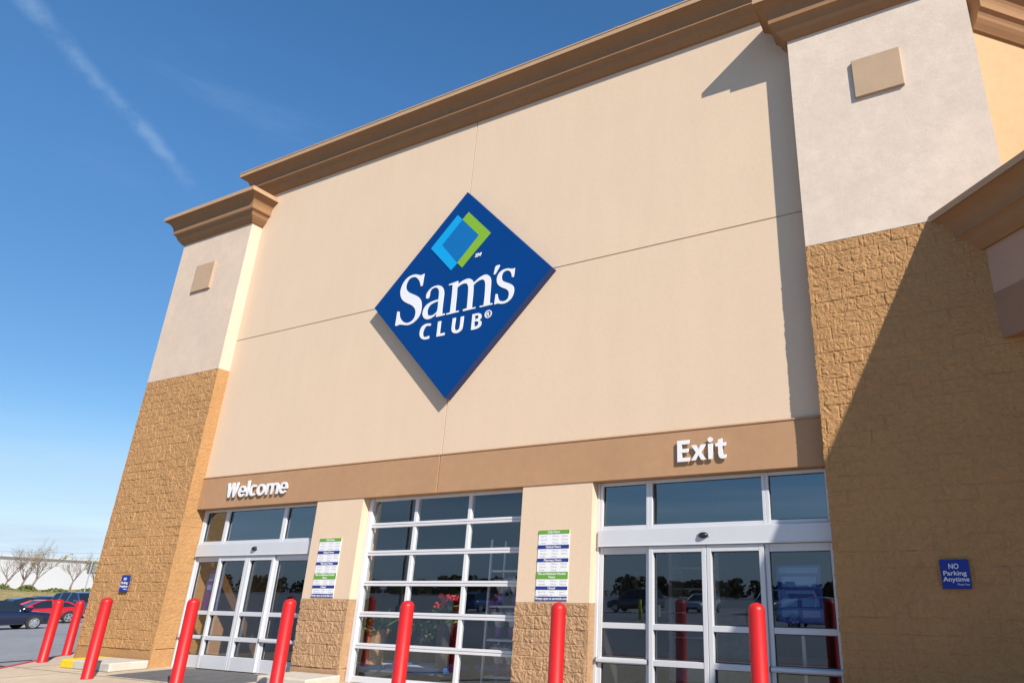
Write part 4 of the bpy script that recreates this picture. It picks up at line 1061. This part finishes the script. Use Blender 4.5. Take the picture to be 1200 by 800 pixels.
# ------------------------------------------------------------------ light and sky
sd = Vector((1.72, -1.0, 1.37)).normalized()            # towards the sun
elev = math.asin(sd.z); az = math.atan2(sd.x, sd.y)
sun = bpy.data.lights.new('sun', 'SUN'); sun.energy = 4.6; sun.angle = math.radians(.53); sun.color = (1, .93, .83)
so = bpy.data.objects.new('sun', sun); COL.objects.link(so); so.rotation_euler = (-sd).to_track_quat('-Z', 'Y').to_euler(); so.location = (20, -20, 30)
w = bpy.data.worlds.new('World'); scene.world = w; w.use_nodes = True
nt = w.node_tree; N = nt.nodes; L = nt.links
bg = N['Background']; sky = N.new('ShaderNodeTexSky'); sky.sky_type = 'NISHITA'; sky.sun_disc = False
sky.sun_elevation = elev; sky.sun_rotation = az; sky.air_density = 1.0; sky.dust_density = .15; sky.ozone_density = 2.0; sky.altitude = 200
hsv = N.new('ShaderNodeHueSaturation'); hsv.inputs['Saturation'].default_value = 1.22
L.new(sky.outputs[0], hsv.inputs['Color'])
# thin cirrus and an old contrail, laid out by direction in the sky
tc = N.new('ShaderNodeTexCoord')
def vmath(op, a, b=None, val=None):
    n = N.new('ShaderNodeVectorMath'); n.operation = op; L.new(a, n.inputs[0])
    if b is not None: n.inputs[1].default_value = b
    return n
def fmath(op, a, b):
    n = N.new('ShaderNodeMath'); n.operation = op
    for i, q in enumerate((a, b)):
        if isinstance(q, (int, float)): n.inputs[i].default_value = q
        else: L.new(q, n.inputs[i])
    return n.outputs[0]
def noise(scale, det, vec, rough=.6):
    n = N.new('ShaderNodeTexNoise'); n.inputs['Scale'].default_value = scale; n.inputs['Detail'].default_value = det; n.inputs['Roughness'].default_value = rough
    L.new(vec, n.inputs['Vector']); return n.outputs['Fac']
def mrange(v, a, b, c=0, d=1):
    n = N.new('ShaderNodeMapRange'); n.interpolation_type = 'SMOOTHSTEP'
    n.inputs['From Min'].default_value = a; n.inputs['From Max'].default_value = b; n.inputs['To Min'].default_value = c; n.inputs['To Max'].default_value = d
    L.new(v, n.inputs['Value']); return n.outputs['Result']
dirv = tc.outputs['Generated']
p0 = Vector((-.8029, .1901, .5651)); p1 = Vector((-.799, .3949, .4534))
nrm = p0.cross(p1).normalized(); mid = (p0+p1).normalized(); tan = nrm.cross(mid).normalized()
if tan.dot(p1-p0) < 0: tan = -tan
dn = vmath('DOT_PRODUCT', dirv, tuple(nrm)).outputs['Value']
dt = vmath('DOT_PRODUCT', dirv, tuple(tan)).outputs['Value']
wob = fmath('MULTIPLY', fmath('SUBTRACT', noise(9, 3, dirv), .5), .03)
dn2 = fmath('ABSOLUTE', fmath('ADD', dn, wob), 0)
band = mrange(dn2, .0, .014, 1, 0)
ln = fmath('MULTIPLY', mrange(dt, -.30, -.15), mrange(dt, .09, .15, 1, 0))
trail = fmath('MULTIPLY', fmath('MULTIPLY', band, ln), mrange(noise(24, 5, dirv), .28, .75))
mp = N.new('ShaderNodeMapping'); mp.inputs['Scale'].default_value = (1.2, 1.2, 6); mp.inputs['Rotation'].default_value = (.18, .1, 0); L.new(dirv, mp.inputs['Vector'])
cir = fmath('MULTIPLY', mrange(noise(2.2, 7, mp.outputs['Vector'], .62), .56, .90), .075)
sep = N.new('ShaderNodeSeparateXYZ'); L.new(dirv, sep.inputs[0])
cir = fmath('MULTIPLY', cir, mrange(sep.outputs['Z'], .0, .12))
mp2 = N.new('ShaderNodeMapping'); mp2.inputs['Scale'].default_value = (1, 1, 14); L.new(dirv, mp2.inputs['Vector'])
low = fmath('MULTIPLY', mrange(noise(2.5, 6, mp2.outputs['Vector']), .40, .72), fmath('MULTIPLY', mrange(sep.outputs['Z'], .0, .03), mrange(sep.outputs['Z'], .07, .2, .6, 0)))
allc = fmath('MINIMUM', fmath('ADD', fmath('ADD', fmath('MULTIPLY', trail, .16), cir), low), .8)
mx = N.new('ShaderNodeMix'); mx.data_type = 'RGBA'; L.new(allc, mx.inputs['Factor']); L.new(hsv.outputs[0], mx.inputs['A']); mx.inputs['B'].default_value = (6.0, 6.6, 7.4, 1)
bw = N.new('ShaderNodeRGBToBW'); L.new(mx.outputs['Result'], bw.inputs['Color'])
hz = N.new('ShaderNodeMix'); hz.data_type = 'RGBA'; hz.blend_type = 'MULTIPLY'; hz.inputs['Factor'].default_value = 1; hz.clamp_result = False
L.new(bw.outputs['Val'], hz.inputs['A']); hz.inputs['B'].default_value = (.84, .99, 1.22, 1)
air = N.new('ShaderNodeMix'); air.data_type = 'RGBA'; L.new(mrange(sep.outputs['Z'], 0, .22, .75, 0), air.inputs['Factor'])
L.new(mx.outputs['Result'], air.inputs['A']); L.new(hz.outputs['Result'], air.inputs['B'])
gr = N.new('ShaderNodeValToRGB'); gr.color_ramp.interpolation = 'EASE'
gr.color_ramp.elements[0].position = 0; gr.color_ramp.elements[0].color = (.58, .62, .65, 1)
gr.color_ramp.elements[1].position = .62; gr.color_ramp.elements[1].color = (1.08, 1.20, 1.24, 1)
e_ = gr.color_ramp.elements.new(.18); e_.color = (.78, .84, .88, 1)
L.new(sep.outputs['Z'], gr.inputs['Fac'])
ml = N.new('ShaderNodeMix'); ml.data_type = 'RGBA'; ml.blend_type = 'MULTIPLY'; ml.inputs['Factor'].default_value = 1; ml.clamp_result = False
L.new(air.outputs['Result'], ml.inputs['A']); L.new(gr.outputs['Color'], ml.inputs['B'])
L.new(ml.outputs['Result'], bg.inputs['Color'])
bg.inputs['Strength'].default_value = .09

# ------------------------------------------------------------------ camera
cam = bpy.data.cameras.new('camera'); co = bpy.data.objects.new('camera', cam); COL.objects.link(co)
right = Vector((.89819, -.14811*0+.43958*0, 0)) if False else None
Rm = [[0.89819, 0.43958, 0.00487], [-0.14811, 0.31302, -0.93813], [-0.41391, 0.84189, 0.34626]]   # camera right, down, forward in world axes
r_, d_, f_ = [Vector(q) for q in Rm]
mw = Matrix(((r_.x, -d_.x, -f_.x, 0), (r_.y, -d_.y, -f_.y, -10), (r_.z, -d_.z, -f_.z, 1.686), (0, 0, 0, 1)))
co.matrix_world = mw
cam.sensor_width = 36; cam.sensor_fit = 'HORIZONTAL'; cam.lens = 782.48/1200*36
cam.shift_x = -152/1200; cam.shift_y = 0
cam.clip_start = .05; cam.clip_end = 3000
scene.camera = co
scene.view_settings.view_transform = 'Standard'; scene.view_settings.look = 'None'; scene.view_settings.gamma = 1
scene.view_settings.exposure = .68
scene.render.resolution_x = 1024; scene.render.resolution_y = 682
